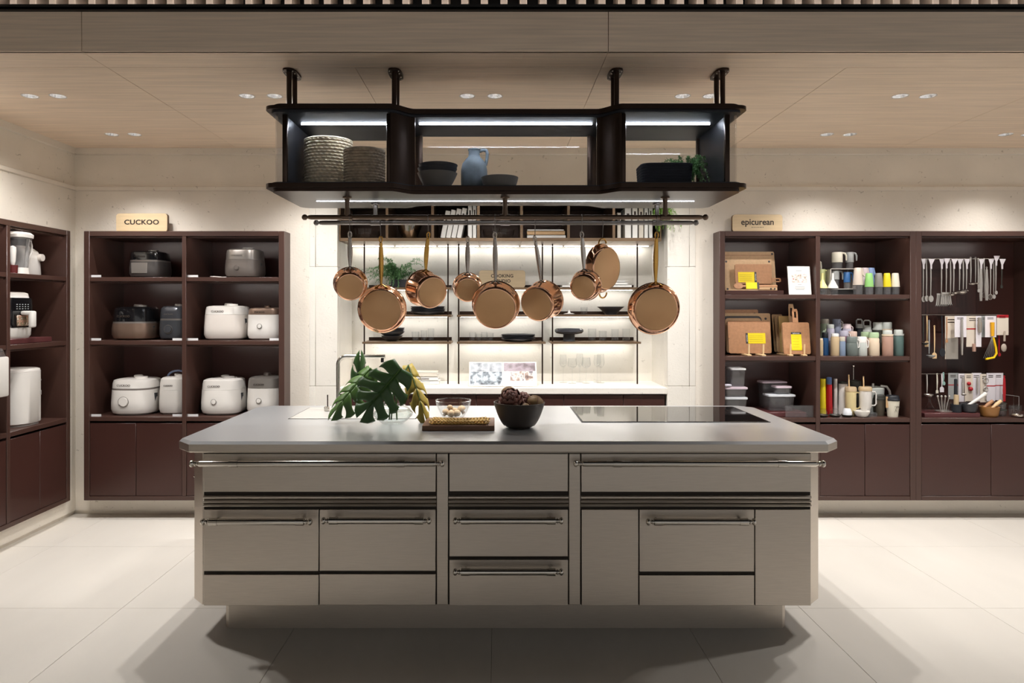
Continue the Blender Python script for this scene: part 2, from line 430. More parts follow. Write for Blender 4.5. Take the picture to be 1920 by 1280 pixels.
# ---------------------------------------------------------------- downlights, each with its own lamp
ring_m = M().lathe([(DR-0.002, 0.0), (DR+0.004, -0.0022), (DR+0.004, 0.0), (DR-0.002, 0.0)], 28)
cup_m = M().lathe([(DR-0.001, 0.0), (0.034, 0.022), (0.026, 0.05)], 28)
lamp_m = M().lathe([(0, 0.049), (0.0255, 0.049)], 20)
rows = ['above the left wall cabinet', 'left of the hanging cabinet', 'over the middle of the hanging cabinet', 'beside the right post of the hanging cabinet', 'right of the hanging cabinet', 'over the right end of the room']
first = None
for k, (dx, dy) in enumerate(DL):
    row = 'front row' if k < 12 else 'back row'; pr = rows[(k % 12)//2]; lr = ('left', 'right')[k % 2]
    lab = f'{lr} downlight of the {row} pair {pr}'
    t = thing('downlight', lab, 'downlight', (dx, dy, CH), group='ceiling downlights')
    if first is None:
        a = obj('trim_ring', ring_m, WHITE2, t); b = obj('reflector', cup_m, CUPM, t); c_ = obj('lamp', lamp_m, LAMP, t); first = (a, b, c_)
    else:
        for q in first:
            d = q.copy(); C.objects.link(d); d.parent = t
    ld = bpy.data.lights.new('downlight_lamp', 'SPOT'); ld.energy = SPOT_W*(1.0 if k < 12 else 0.55); ld.color = SPOT_COL
    ld.spot_size = math.radians(156 if k < 12 else 100); ld.spot_blend = 1.0; ld.shadow_soft_size = 0.022
    lo = bpy.data.objects.new('downlight_lamp', ld); C.objects.link(lo); lo.location = (dx, dy, CH-0.004)
# ---------------------------------------------------------------- brown display cabinets built into the walls
def cabinet(label, loc, rz, W, bays, shelves, D=0.47, doors=2):
    """local: x along the front, y into the wall, z up from the cabinet's underside"""
    H = CZ1-CZ0; T = 0.040
    t = thing('display_cabinet', label, 'cabinet', loc, rz, 'built-in brown display cabinets')
    obj('side_panel', M().rbox(0, T, 0, D, 0, H, 0.002), LACQ_D, t); obj('side_panel', M().rbox(W-T, W, 0, D, 0, H, 0.002), LACQ_D, t)
    obj('top_panel', M().rbox(T, W-T, 0, D, H-0.036, H, 0.002), LACQ_D, t)
    obj('bottom_panel', M().rbox(T, W-T, 0, D, 0, 0.03, 0.002), LACQ_D, t)
    obj('back_panel', M().box(T, W-T, D-0.02, D, 0.03, H-0.036), LACQ, t)
    ed = [T]+bays+[W-T]
    for b in bays: obj('divider', M().rbox(b-0.015, b+0.015, 0, D-0.02, 0.03, H-0.036, 0.002), LACQ_D, t)
    for i in range(len(ed)-1):
        a = ed[i]+(0.015 if i else 0); b = ed[i+1]-(0.015 if i < len(ed)-2 else 0)
        zs = shelves[i] if isinstance(shelves[0], (list, tuple)) else shelves
        for k, z in enumerate(zs):
            z -= CZ0; last = k == len(zs)-1
            obj('shelf', M().rbox(a, b, 0.004 if not last else 0.001, D-0.02, z-0.030, z, 0.002), LACQ_D, t)
        lines = [H-0.036]+[z-CZ0-0.030 for z in zs[:-1]]
        for z in lines:
            obj('led_profile', M().rbox(a+0.002, b-0.002, 0.018, 0.026, z-0.012, z-0.0002, 0.001), LACQ_D, t)
            obj('led_strip', M().box(a+0.03, b-0.02, 0.0262, 0.030, z-0.010, z-0.0005), LEDC, t)
        zd1 = zs[-1]-CZ0-0.045; n = doors
        for q in range(n):
            xa = a+(b-a)*q/n+0.0015; xb = a+(b-a)*(q+1)/n-0.0015
            obj('door', M().rbox(xa, xb, 0.004, 0.024, 0.032, zd1, 0.002), LACQ, t)
    return t
SL = [1.730, 1.278, 0.735]; SR = [1.606, 1.166, 0.727]
cabinet('brown two-bay wall cabinet full of rice cookers', (LX0, 4.86, CZ0), 0, LX1-LX0, [WX(345, 4.86)-LX0], SL)
cabinet('brown wall cabinet with cutting boards and drinking bottles', (RX0, 4.86, CZ0), 0, RXM-RX0, [WX(1534, 4.86)-RX0], SR)
cabinet('brown wall cabinet with hanging kitchen utensils at the right edge', (RXM, 4.86, CZ0), 0, RX1-RXM, [1.05], [[0.727], [0.727]])
cabinet('brown cabinet in the left side wall with white appliances', (LCX, LCY0, CZ0), PI/2, LCY1-LCY0, [0.64, 1.27, 1.925], SL)
# ---------------------------------------------------------------- kitchen island: base
IY = 3.10
def ix(px): return (px-930)*IY/1280
def iz(py): return 1.5-(py-580)*IY/1280
def oct_(x0, x1, y0, y1, c): return [(x0+c, y0), (x1-c, y0), (x1, y0+c), (x1, y1-c), (x1-c, y1), (x0+c, y1), (x0, y1-c), (x0, y0+c)]
BX0, BX1, BY1 = -1.404, 1.500, 4.20
isl = thing('kitchen_island', 'long brushed steel kitchen island with chamfered corners and bar handles', 'island', (0.048, 3.65, 0))
obj('toe_kick', M().prism(oct_(-1.279, 1.369, 3.216, 4.06, 0.02), 0.0, 0.158, 'z'), STEEL, isl, w=True)
body = M().prism(oct_(BX0, BX1, IY+0.012, BY1, 0.066), 0.156, 0.852, 'z')
obj('body', body, STEEL, isl, w=True)
obj('gap_shade_sheet', M().box(ix(381), ix(1521), IY+0.009, IY+0.0125, iz(1135)+0.002, iz(850)), GAP_SHADE, isl, w=True)  # dark sheet added behind the fronts, stands in for shade in the gaps
def slab(name, px0, px1, py0, py1, parent=None, d=0.012, r=0.0015):
    return obj(name, M().rbox(ix(px0), ix(px1), IY, IY+0.02, iz(py1), iz(py0), r), STEEL, parent or isl, w=True)
def bar(px0, px1, py, parent, long=False, fr=0.14):
    """bar handle with turned ends and two stand-offs; centre line 5.5 cm before the front"""
    y = IY-0.052; x0 = (px0-930)*y/1280; x1 = (px1-930)*y/1280; z = 1.5-(py-580)*y/1280
    L = x1-x0; r = 0.0095; K = 1.38
    m = M()
    prof = [(0, 0), (0.006, 0.0012), (0.0105, 0.006), (0.0115, 0.011), (0.0105, 0.016), (0.006, 0.0205), (0.0055, 0.024), (0.0085, 0.026), (0.0085, 0.030), (0.006, 0.032), (0.0065, 0.040), (0.0085, 0.042)]
    q = [(rr, h) for rr, h in prof]
    e = fr*L if not long else 0.185*L
    q += [(r, 0.046), (r, e-0.032), (0.012, e-0.032), (0.012, e+0.006), (0.0105, e+0.006)]
    q = [(rr*K, h) for rr, h in q]; q2 = q+[(rr, L-h) for rr, h in q[::-1]]
    m.lathe(q2, 16, (x0, y, z), 'x')
    h = obj('handle', m, STEEL_P, parent, w=True)
    for xx in (x0+e-0.013, x1-e+0.013):
        obj('stand_off', M().cyl((xx, y, z), (xx, IY+0.002, z), 0.006, 12), STEEL_P, parent, w=True)
    return h
p = slab('drawer_front', 382, 817, 850.5, 922); bar(355, 834, 869, p, True)
p = slab('drawer_front', 842.5, 1065, 850.5, 921)
p = slab('drawer_front', 1090, 1521, 850.5, 922); bar(1075, 1548, 869, p, True)
for (a, b) in ((381, 818), (841, 1066), (1089, 1521)):
    for k, (y0, y1) in enumerate(((929, 935.5), (937, 943), (944.5, 950))):
        zc = (iz(y0)+iz(y1))/2; hh = (iz(y0)-iz(y1))/2
        prof = [(IY+0.014, zc-hh), (IY+0.002, zc-hh), (IY-0.003, zc-hh*0.55), (IY-0.0045, zc), (IY-0.003, zc+hh*0.55), (IY+0.002, zc+hh), (IY+0.014, zc+hh)]
        obj('ridge', M().prism(prof, ix(a), ix(b), 'x'), STEEL, isl, w=True)
for (a, b) in ((819, 840), (1067, 1088)): slab('post', a, b, 850.5, 1133)
# doors and drawers
p = slab('drawer_front', 382, 597.4, 955, 1070.5); bar(376, 586, 978, p)
p = slab('drawer_front', 599, 816.8, 955, 1070); bar(602, 809, 976, p)
slab('lower_panel', 382, 597.4, 1077, 1135); slab('lower_panel', 599, 816.8, 1076, 1134)
p = slab('drawer_front', 842.5, 1065, 955, 1043); bar(849, 1057, 976, p)
p = slab('drawer_front', 842.5, 1065, 1049, 1135); bar(849, 1057, 1072, p)
slab('side_front', 1090.5, 1197, 955, 1135); slab('side_front', 1416, 1520.5, 955, 1135)
p = slab('drawer_front', 1199, 1414.4, 955, 1071.5); bar(1211, 1418, 978, p)
slab('lower_panel', 1199, 1414.4, 1078, 1135)
# towel bars on both narrow sides
for sx, x in ((-1, BX0-0.04), (1, BX1+0.04)):
    m = M().cyl((x, 3.3, 0.70), (x, 3.95, 0.70), 0.009, 14).ball((x, 3.29, 0.70), 0.013).ball((x, 3.96, 0.70), 0.013)
    m.cyl((x, 3.36, 0.70), (x-sx*0.045, 3.36, 0.70), 0.006, 10).cyl((x, 3.89, 0.70), (x-sx*0.045, 3.89, 0.70), 0.006, 10)
    obj('side_handle', m, STEEL_P, isl, w=True)
# ---------------------------------------------------------------- worktop with flush sink cover
top = thing('worktop', 'thick brushed steel worktop covering the kitchen island', 'worktop', (0.056, 3.65, 0.855))
X0, X1, Y0, Y1 = -1.463, 1.575, 3.072, 4.235
def ring(z, o, c): return [(x, y, z) for x, y in oct_(X0+o, X1-o, Y0+o, Y1-o, c)]
def slabm(rs):
    n = len(rs)//8; fs = [tuple(range(8))[::-1], tuple(range(n*8-8, n*8))]
    for k in range(n-1): fs += [(k*8+i, k*8+(i+1) % 8, (k+1)*8+(i+1) % 8, (k+1)*8+i) for i in range(8)]
    return M().add(rs, fs)
obj('edge', slabm(ring(0.855, 0.006, 0.078)+ring(0.860, 0, 0.08)+ring(0.8925, 0, 0.08)), STEEL, top, w=True, smooth=20)
obj('slab', slabm(ring(0.8927, 0, 0.08)+ring(CT, 0.012, 0.075)), STEEL_T, top, w=True, smooth=20)
sk = thing('sink_cover', 'pale flush sink cover set in the worktop behind the plant', 'sink', (-0.78, 3.92, CT))
obj('plate', M().rbox(-1.125, -0.44, 3.715, 4.13, CT+0.0002, CT+0.003, 0.001), mat('sink_steel', (206, 204, 198), 0.42, 0.55, var=(10, 0.03)), sk, w=True)
obj('rim', M().box(-1.131, -0.434, 3.709, 4.136, CT+0.0001, CT+0.0012), GAP, sk, w=True)
hob = thing('induction_hob', 'black glass induction hob set flush in the right of the worktop', 'hob', (0.95, 3.88, CT))
obj('frame', M().rbox(0.450, 1.447, 3.594, 4.166, CT+0.0001, CT+0.003, 0.001), BLACK, hob, w=True)
obj('glass', M().rbox(0.458, 1.439, 3.602, 4.158, CT+0.001, CT+0.0045, 0.001), HOB, hob, w=True)
# ---------------------------------------------------------------- tap
fx, fy = WX(634, 4.0), 4.0
tp = thing('kitchen_tap', 'steel kitchen tap with square-bent spout behind the plant', 'tap', (fx, fy, CT+0.003))
z1 = WZ(669, 4.0)-CT; x1 = WX(722, 4.0)-fx; r = 0.0115; R = 0.045
pts = [(0, 0, 0), (0, 0, z1-R)]+[(R-R*math.cos(a), 0, z1-R+R*math.sin(a)) for a in [PI/2*i/6 for i in range(1, 7)]]+[(x1, 0, z1)]
obj('spout', M().tube(pts, r, 16), STEEL_P, tp)
obj('base_ring', M().lathe([(0, 0), (0.024, 0), (0.024, 0.006), (0.018, 0.010), (0.014, 0.05), (0, 0.05)], 20), STEEL_P, tp)
obj('nozzle', M().lathe([(0, -0.026), (0.009, -0.026), (0.009, 0), (0, 0)], 14, (x1-0.016, 0, z1-0.008)), BLACK, tp)
lv = thing('tap_lever', 'slim upright tap lever standing left of the spout', 'lever', (WX(613, 3.98), 3.98, CT+0.003))
obj('block', M().rbox(-0.014, 0.014, -0.014, 0.014, 0, 0.028, 0.004), STEEL_P, lv)
obj('stick', M().cyl((0.004, 0, 0.026), (0.004, 0, 0.095), 0.0035, 10), BRONZE, lv)
# ---------------------------------------------------------------- hanging glass cabinet with pot rails
RC = 0.047; RYC = 3.41; RZ0, RZ1 = 2.045, 2.449
rk = thing('hanging_cabinet', 'dark bronze hanging glass cabinet with pot rails over the island', 'hanging cabinet', (RC, RYC, RZ0))
def bone(hw, hd, inner, rec, o=0.0):
    """plan: wide ends, middle recessed by rec; corners rounded; o widens the outline"""
    hw += o; hd += o; pts = []
    def arc(cx, cy, r, a0, a1, n=6):
        return [(cx+r*math.cos(a0+(a1-a0)*i/n), cy+r*math.sin(a0+(a1-a0)*i/n)) for i in range(n+1)]
    r = 0.05; s = 0.055
    f = []
    f += arc(-hw+r, -hd+r, r, PI, 1.5*PI)
    # S-curve from end to middle, front side
    n = 10; xa, xb = -inner-s, -inner+s
    f += [(xa+(xb-xa)*i/n, -hd+rec*(0.5-0.5*math.cos(PI*i/n))) for i in range(n+1)]
    half = f
    front = half+[(-x, y) for x, y in half[::-1]]
    return front+[(x, -y) for x, y in front[::-1]]
HW, HD, INN, REC = 1.10, 0.278, 0.483, 0.085
def plate(z0, z1, o, name, mt, par=None):
    return obj(name, M().prism([(RC+x, RYC+y) for x, y in bone(HW, HD, INN, REC, o)], z0, z1, 'z'), mt, par or rk, w=True, smooth=30)
bp = plate(RZ0, RZ0+0.014, -0.012, 'bottom_plate', BRONZE); plate(RZ0+0.014, RZ0+0.034, 0.012, 'bottom_moulding', BRONZE, bp)
plate(RZ0+0.034, RZ0+0.042, -0.008, 'shelf_board', BLUE_BLK, bp)
tpn = plate(RZ1-0.014, RZ1, -0.014, 'top_plate', BRONZE); plate(RZ1-0.030, RZ1-0.014, 0.012, 'top_moulding', BRONZE, tpn)
plate(RZ1-0.040, RZ1-0.030, -0.008, 'top_board', BLUE_BLK, tpn)
ZA, ZB = RZ0+0.042, RZ1-0.040
def vpost(x, y, w, d, name='corner_post', mt=BRONZE): obj(name, M().rbox(RC+x-w/2, RC+x+w/2, RYC+y-d/2, RYC+y+d/2, ZA, ZB, 0.005, 2), mt, rk, w=True)
for sx in (-1, 1):
    for sy in (-1, 1):
        vpost(sx*(HW-0.070), sy*(HD-0.055), 0.024, 0.024)
        vpost(sx*(INN+0.062), sy*(HD-0.040), 0.020, 0.020, 'inner_post')
        # curved dark panel that leads from the end box to the recessed middle
        n = 10; s = 0.052; pa = []
        for i in range(n+1):
            x = -INN-s+2*s*i/n; y = -(HD-0.022)+REC*(0.5-0.5*math.cos(PI*i/n)); pa.append((x, y))
        poly = pa+[(x, y+0.012) for x, y in pa[::-1]]
        obj('curved_panel', M().prism([(RC-sx*x, RYC-sy*y) if False else (RC+(x if sx < 0 else -x), RYC+(y if sy < 0 else -y)) for x, y in poly], ZA, ZB, 'z'), BRONZE, rk, w=True)
        # rounded corner of end glass
        xe = HW-0.022; yf = HD-0.022; q = []
        for i in range(9):
            a = PI/2*i/8; q.append((xe-0.045+0.045*math.sin(a), yf-0.045+0.045*math.cos(a)))
        q = [(INN+0.075, yf)]+q+[(xe, 0.0)]
        poly = q+[(x-0.004 if i > 4 else x, y-0.004) for i, (x, y) in list(enumerate(q))[::-1]]
        obj('glass_pane', M().prism([(RC+sx*x, RYC+sy*y) for x, y in poly], ZA, ZB, 'z'), GLASS, rk, w=True)
    # dark inner end wall behind glass
    obj('end_wall', M().rbox(RC+sx*(HW-0.066)-0.004, RC+sx*(HW-0.066)+0.004, RYC-HD+0.075, RYC+HD-0.075, ZA, ZB, 0.001), BLUE_BLK, rk, w=True)
for sy in (-1, 1):
    y = sy*(HD-REC-0.024)
    obj('glass_pane', M().box(RC-INN+0.05, RC+INN-0.05, RYC+y-0.002, RYC+y+0.002, ZA, ZB), GLASS, rk, w=True)
# LED strips: inside under the top board, outside under the bottom plate
for (a, b) in ((-HW+0.10, -INN-0.07), (-INN+0.06, INN-0.06), (INN+0.07, HW-0.10)):
    obj('led_strip', M().box(RC+a, RC+b, RYC-0.070, RYC-0.0645, ZB-0.004, ZB-0.0005), LEDR, rk, w=True)
    # dark cross board that carries the strip
obj('led_strip', M().box(RC-HW+0.15, RC+HW-0.15, RYC+0.022, RYC+0.0255, RZ0-0.002, RZ0-0.0003), LEDU, rk, w=True)
# ceiling posts
for px in (547.5, 742, 1153, 1349):
    x = (WX(px, 3.41))
    m = M().loft([(CH-0.010, 0.034, 0.082), (CH-0.0005, 0.034, 0.082)], 28, 3.0, c=(x, RYC, 0))
    pl = obj('ceiling_flange', m, BRONZE, rk, w=True)
    for sx in (-1, 1):
        for y in (-0.06, -0.025, 0.025, 0.06):
            obj('screw', M().ball((x+sx*0.022, RYC+y, CH-0.0105), 0.004, 8, 5), STEEL_P, pl, w=True)
    for y in (-0.047, 0.047): obj('post', M().cyl((x, RYC+y, RZ1), (x, RYC+y, CH-0.010), 0.0125, 16), BRONZE, rk, w=True)
# pot rails
RA, RB = 3.31, 3.52; ZR = 1.947
for (y, p0, p1, z, mt) in ((RA, 566, 1328, ZR, RAILA), (RB, 588, 1310, ZR, RAILM)):
    x0, x1 = WX(p0, y), WX(p1, y); L = x1-x0; r = 0.0115
    pf = [(0, 0), (0.008, 0.0015), (0.0135, 0.008), (0.0145, 0.014), (0.0135, 0.020), (0.008, 0.026), (0.0065, 0.030), (0.0100, 0.033), (0.0100, 0.040), (r, 0.042)]
    rl = obj('rail', M().lathe(pf+[(a, L-h) for a, h in pf[::-1]], 18, (x0, y, z), 'x'), mt, rk, w=True)
    for px in ((651, 947, 1247) if y == RA else (706-2, 947, 1232)):
        xx = WX(px, y)
        h = obj('hanger', M().lathe([(0, z), (0.014, z), (0.014, z+0.02), (0.011, z+0.05), (0.0125, RZ0-0.010), (0.022, RZ0-0.005), (0.022, RZ0-0.0005), (0, RZ0-0.0005)], 18, (xx, y, 0)), mt, rk, w=True)
        obj('collar', M().lathe([(0.0117, -0.024), (0.0145, -0.024), (0.0145, 0.024), (0.0117, 0.024)], 18, (xx, y, z), 'x'), mt, rk, w=True)
# ---------------------------------------------------------------- things standing in the hanging cabinet
def basket(name, label, loc, rx, ry, h, mt, rz=0, p=2.0, rows=13, n=26, flare=1.0, amp=0.006, lean=0.0, group=None):
    m = M(); N = 144; K = rows*6
    def ang(i): return 2*PI*i/N
    vs_, fs_ = [], []
    for k in range(K+1):
        z = h*k/K; row = int(k/6) if k < K else rows-1; u = (k/6) % 1.0
        for i in range(N):
            a = ang(i); ca, sa = math.cos(a), math.sin(a)
            ca = math.copysign(abs(ca)**(2/p), ca); sa = math.copysign(abs(sa)**(2/p), sa)
            b = amp*abs(math.sin(PI*u))**0.6*(0.45+0.55*abs(math.sin(a*n/2+(u-0.5)*1.4+(PI/2 if row % 2 else 0))))
            s = 1+(flare-1)*k/K
            vs_.append(((rx*s+b)*ca, (ry*s+b)*sa, z+lean*ca*z))
    for k in range(K):
        for i in range(N):
            j2 = (i+1) % N; fs_.append((k*N+i, k*N+j2, (k+1)*N+j2, (k+1)*N+i))
    m.add(vs_, fs_)
    m.loft([(h, rx*flare, ry*flare), (h-0.01, rx*flare-0.012, ry*flare-0.012), (0.012, rx-0.014, ry-0.014), (0.004, rx*0.96, ry*0.96), (0, rx*0.99, ry*0.99)], N, p, cap=False)
    m.loft([(0.004, rx*0.97, ry*0.97), (0.012, rx*0.97, ry*0.97)], 32, p)
    t = thing(name, label, 'basket', loc, rz, group); obj('weave', m, mt, t)
    tp_ = [((rx*flare+amp*0.4)*math.cos(2*PI*i/48), (ry*flare+amp*0.4)*math.sin(2*PI*i/48), h) for i in range(48)] if p == 2 else None
    if tp_: obj('rim', M().tube(tp_, 0.006, 8, closed=True), mt, t)
    return t
zs = ZA+0.0005
basket('woven_basket', 'large pale woven straw basket at the left of the hanging cabinet', (WX(616, 3.46), 3.46, zs), 0.112, 0.100, 0.262, STRAW, rows=17, n=30, amp=0.011)
basket('woven_basket', 'smaller brown woven straw basket in front of the large one', (WX(682, 3.30), 3.32, zs), 0.092, 0.085, 0.180, STRAW_D, rows=13, n=28, amp=0.010)
def bowl(name, label, loc, r, h, mt, foot=0.45, th=0.006, curve=1.6, group=None, cat='bowl', rz=0, rot=None, n=36):
    k = 10; out = [(foot*r+(1-foot)*r*(i/k)**(1/curve), h*i/k) for i in range(k+1)]
    inn = [(max(0.001, a-th), max(th, b)) for a, b in out]
    prof = [(0, 0)]+out+[(r-th*0.5, h+0.0012)]+inn[::-1]+[(0, th)]
    return one(name, label, cat, M().lathe(prof, n), mt, loc, rz, group, rot=rot)
bx, by = WX(820, 3.38), 3.38
bowl('grey_bowl', 'taupe bowl lowest of the stack of three in the hanging cabinet', (bx, by, zs), 0.099, 0.085, MGREY, 0.42, group='bowl stack in hanging cabinet')
bowl('grey_bowl', 'dark bowl in the middle of the stack of three', (bx, by, zs+0.030), 0.098, 0.078, DGREY, 0.42, group='bowl stack in hanging cabinet')
bowl('grey_bowl', 'dark bowl on top of the stack of three in the hanging cabinet', (bx+0.004, by, zs+0.046), 0.097, 0.080, DGREY, 0.42, group='bowl stack in hanging cabinet')
jg = thing('stoneware_jug', 'mottled blue-grey stoneware jug with small loop handle', 'jug', (WX(889, 3.45), 3.45, zs))
obj('body', M().lathe([(0, 0), (0.058, 0), (0.063, 0.006), (0.065, 0.05), (0.0645, 0.10), (0.058, 0.128), (0.042, 0.148), (0.030, 0.158), (0.0275, 0.165), (0.0275, 0.185), (0.031, 0.189), (0.030, 0.192), (0.022, 0.192), (0.021, 0.165), (0.021, 0.15), (0, 0.14)], 32).xf(Matrix.Diagonal((1.03, 1.03, 1.15, 1))), BLUEG, jg)
obj('handle', M().tube([(0.024, 0, 0.183), (0.045, 0, 0.190), (0.060, 0, 0.186), (0.065, 0, 0.172), (0.063, 0, 0.150), (0.056, 0, 0.122)], [0.008, 0.008, 0.0085, 0.0085, 0.008, 0.008], 10).xf(Matrix.Diagonal((1.03, 1.03, 1.15, 1))), BLUEG, jg)
bowl('grey_bowl', 'low wide taupe bowl right of the stoneware jug', (WX(937, 3.38), 3.38, zs), 0.092, 0.064, MGREY, 0.62, curve=2.6)
basket('navy_basket', 'dark navy rectangular basket beside the fern in the hanging cabinet', (WX(1243, 3.38), 3.36, zs), 0.118, 0.085, 0.116, NAVY, p=5.0, rows=9, n=40, flare=1.06, amp=0.003)
def fern(label, loc, fronds, seed, mt=FERN, pot=None, leaf=0.011, density=60, name='potted_fern', cat='plant', thick=0.0008):
    """fronds: list of (azimuth, reach, rise, droop)"""
    rd = random.Random(seed); t = thing(name, label, cat, loc)
    stem = M(); fo = M()
    for az, reach, rise, droop in fronds:
        pts = []
        for i in range(13):
            u = i/12; pts.append(Vector((math.cos(az)*reach*u, math.sin(az)*reach*u, rise*math.sin(PI*min(1, u*0.62))-droop*u*u)))
        stem.tube([p[:] for p in pts], 0.0011, 5)
        for _ in range(density):
            u = rd.uniform(0.12, 1.0); i = min(11, int(u*12)); p = pts[i].lerp(pts[i+1], u*12-i) if i < 12 else pts[12]
            d = Vector((rd.gauss(0, 1), rd.gauss(0, 1), rd.gauss(0.1, 0.8))).normalized(); L = leaf*rd.uniform(0.7, 1.5)*(1.15-0.5*u)
            sd = d.cross(Vector((0, 0, 1))); sd = sd.normalized() if sd.length > 0.01 else Vector((1, 0, 0))
            w_ = thick*2.2; e = p+d*L; mid = p+d*L*0.5
            fo.add([p[:], (mid+sd*w_)[:], e[:], (mid-sd*w_)[:]], [(0, 1, 2, 3)])
    obj('stem', stem, mt, t); obj('foliage', fo, mt, t, smooth=None)
    return t
rd = random.Random(3)
fr = [(rd.uniform(-0.7, 3.8), rd.uniform(0.05, 0.125), rd.uniform(0.10, 0.20), rd.uniform(0.0, 0.16)) for _ in range(64)]
t = fern('feathery green asparagus fern behind the navy basket', (WX(1290, 3.49), 3.51, zs+0.03), [(a, r, h, d) for a, r, h, d in fr], 5, density=110, leaf=0.017, thick=0.0012)
obj('pot', M().lathe([(0, -0.03), (0.03, -0.03), (0.036, 0.03), (0.032, 0.03), (0.0, 0.025)], 18), NAVY, t)
# ---------------------------------------------------------------- copper pans on hooks
def pan(name, label, kind, px, py_eye, py_joint, r_px, rail, yaw, depth, hm, base_k=0.86, tilt=6, roll=0, hook_label='', r_base=None, oval=1.0):
    Y = RA if rail == 'A' else RB
    x = WX(px, Y); z = WZ(py_eye, Y); L = (py_joint-py_eye)*Y/1280; rt = r_px*Y/1280; rb = rt*base_k
    t = thing(name, label, 'pan', (x, Y, z), rot=(math.radians(tilt), math.radians(roll), math.radians(yaw)), group='copper pans on the pot rails')
    cz = -L-rt*oval; rim = 0.012; y0 = rim-depth
    # outside wall: base at y0 (to the camera), rim at +rim
    k = 8; rc = min(0.022, depth*0.4) if kind != 'saucier' else depth*0.9
    out = []
    for i in range(k+1):
        a = PI/2*i/k; out.append((rb-rc*0.6+rc*0.6*math.sin(a) if kind != 'saucier' else rb+(rt-rb)*math.sin(a)*0.92, y0+rc*(1-math.cos(a))))
    if kind != 'saucier': out.append((rt*0.985, rim-0.006))
    out += [(rt*1.0, rim-0.002), (rt*1.035, rim+0.001), (rt*1.035, rim+0.003)]
    m = M().lathe(out, 48, (0, 0, 0), 'y'); m.xf(Matrix.Translation((0, 0, cz)) @ Matrix.Diagonal((1, 1, oval, 1)))
    bd = obj('body', m, COPPER, t)
    mb = M().lathe([(0, y0-0.0012), (out[0][0]*0.97, y0-0.0012), (out[0][0]+0.001, y0+0.0006)], 48, (0, 0, 0), 'y'); mb.xf(Matrix.Translation((0, 0, cz)) @ Matrix.Diagonal((1, 1, oval, 1)))
    obj('base', mb, COPPER_B, t)
    ml = M().lathe([(rt*1.035, rim+0.003), (rt*0.97, rim+0.002), (out[k][0]-0.003, y0+rc), (out[0][0]-0.003, y0+0.003), (0, y0+0.003)], 40, (0, 0, 0), 'y'); ml.xf(Matrix.Translation((0, 0, cz)) @ Matrix.Diagonal((1, 1, oval, 1)))
    obj('lining', ml, STEEL_P, t)
    if kind == 'gratin':
        for s in (0, 1):
            zz = (0.0 if s == 0 else cz*2+0.0)
            pts = [(0.030*math.cos(a), 0.002, zz+(-L+0.004 if s == 0 else L-0.004)+(1 if s == 0 else -1)*0.026*math.sin(a)) for a in [PI*i/10 for i in range(11)]]
            obj('loop_handle', M().tube(pts, 0.0042, 10), hm, t)
        return t, x, Y, z
    # handle: eye, shaft that swells in the middle, flared foot with three rivets
    h = M(); pts = []; rs = []
    for i in range(13):
        u = i/12; pts.append((0, 0.004*math.sin(PI*u)-0.010*u*u, -0.016-(L-0.016)*u))
        rs.append(0.0082+0.0042*math.sin(PI*min(1, u*1.15))-0.0022*max(0, u-0.82)/0.18)
    h.tube(pts, rs, 12, flat=0.7)
    e = [(0.0078*math.sin(a), 0, 0.004+0.017*(-math.cos(a))*0.9-0.003) for a in [2*PI*i/20 for i in range(20)]]
    h.tube(e, 0.0034, 8, closed=True)
    obj('handle', h, hm, t)
    ft = M(); w_ = min(0.036, rt*0.45)
    for s in (-1, 1):
        ft.tube([(0, -0.008, -L+0.008), (s*w_*0.5, -0.010, -L-0.004), (s*w_, -0.006, -L-w_*w_/(2*rt)*2.0-0.006)], [0.006, 0.0075, 0.0055], 10, flat=0.55)
    f_ = obj('handle_foot', ft, hm, t)
    for s in (-0.8, 0, 0.8): obj('rivet', M().ball((s*w_, -0.013, -L-0.004-abs(s)*0.006), 0.0042, 10, 6), hm, f_)
    return t, x, Y, z
PANS = [
 ('saucepan', 'small copper saucepan leftmost on the pot rails', 'sauce', 656, 440, 503, 31.5, 'A', 10, 0.075, IRON, 0.90, 15, 0),
 ('frying_pan', 'large copper frying pan with brass handle second from the left', 'fry', 714, 449, 535, 45, 'B', 2, 0.045, BRASS, 0.90, 6, 0),
 ('saucepan', 'deep copper saucepan with brass handle turned to show its left side', 'sauce', 803, 441, 508, 34, 'A', 32, 0.115, BRASS, 0.94, 12, 0),
 ('saucepan', 'small copper saucepan behind, left of the large middle one', 'sauce', 877, 449, 513, 27.5, 'B', 4, 0.07, IRON, 0.92, 14, 0),
 ('saucepan', 'large copper saucepan in front of the wooden sign', 'sauce', 928, 441, 530, 45, 'A', -3, 0.085, IRON, 0.93, 14, 0),
 ('saucepan', 'deep copper saucepan with steel handle turned to show its right side', 'sauce', 1003, 448, 529, 36, 'B', -30, 0.115, IRON, 0.95, 14, -3),
 ('saucier', 'small round-sided copper saucier hanging before the gratin pan', 'saucier', 1091, 440, 507, 29, 'A', -20, 0.075, IRON, 0.72, 10, -2),
 ('gratin_pan', 'copper gratin pan with brass loop handles turned sideways', 'gratin', 1130, 452, 458, 45, 'B', 42, 0.04, BRASS, 0.92, 4, -6),
 ('frying_pan', 'large copper frying pan with brass handle rightmost on the rails', 'fry', 1231, 441, 531, 48.5, 'A', 2, 0.045, BRASS, 0.89, 6, 0)]
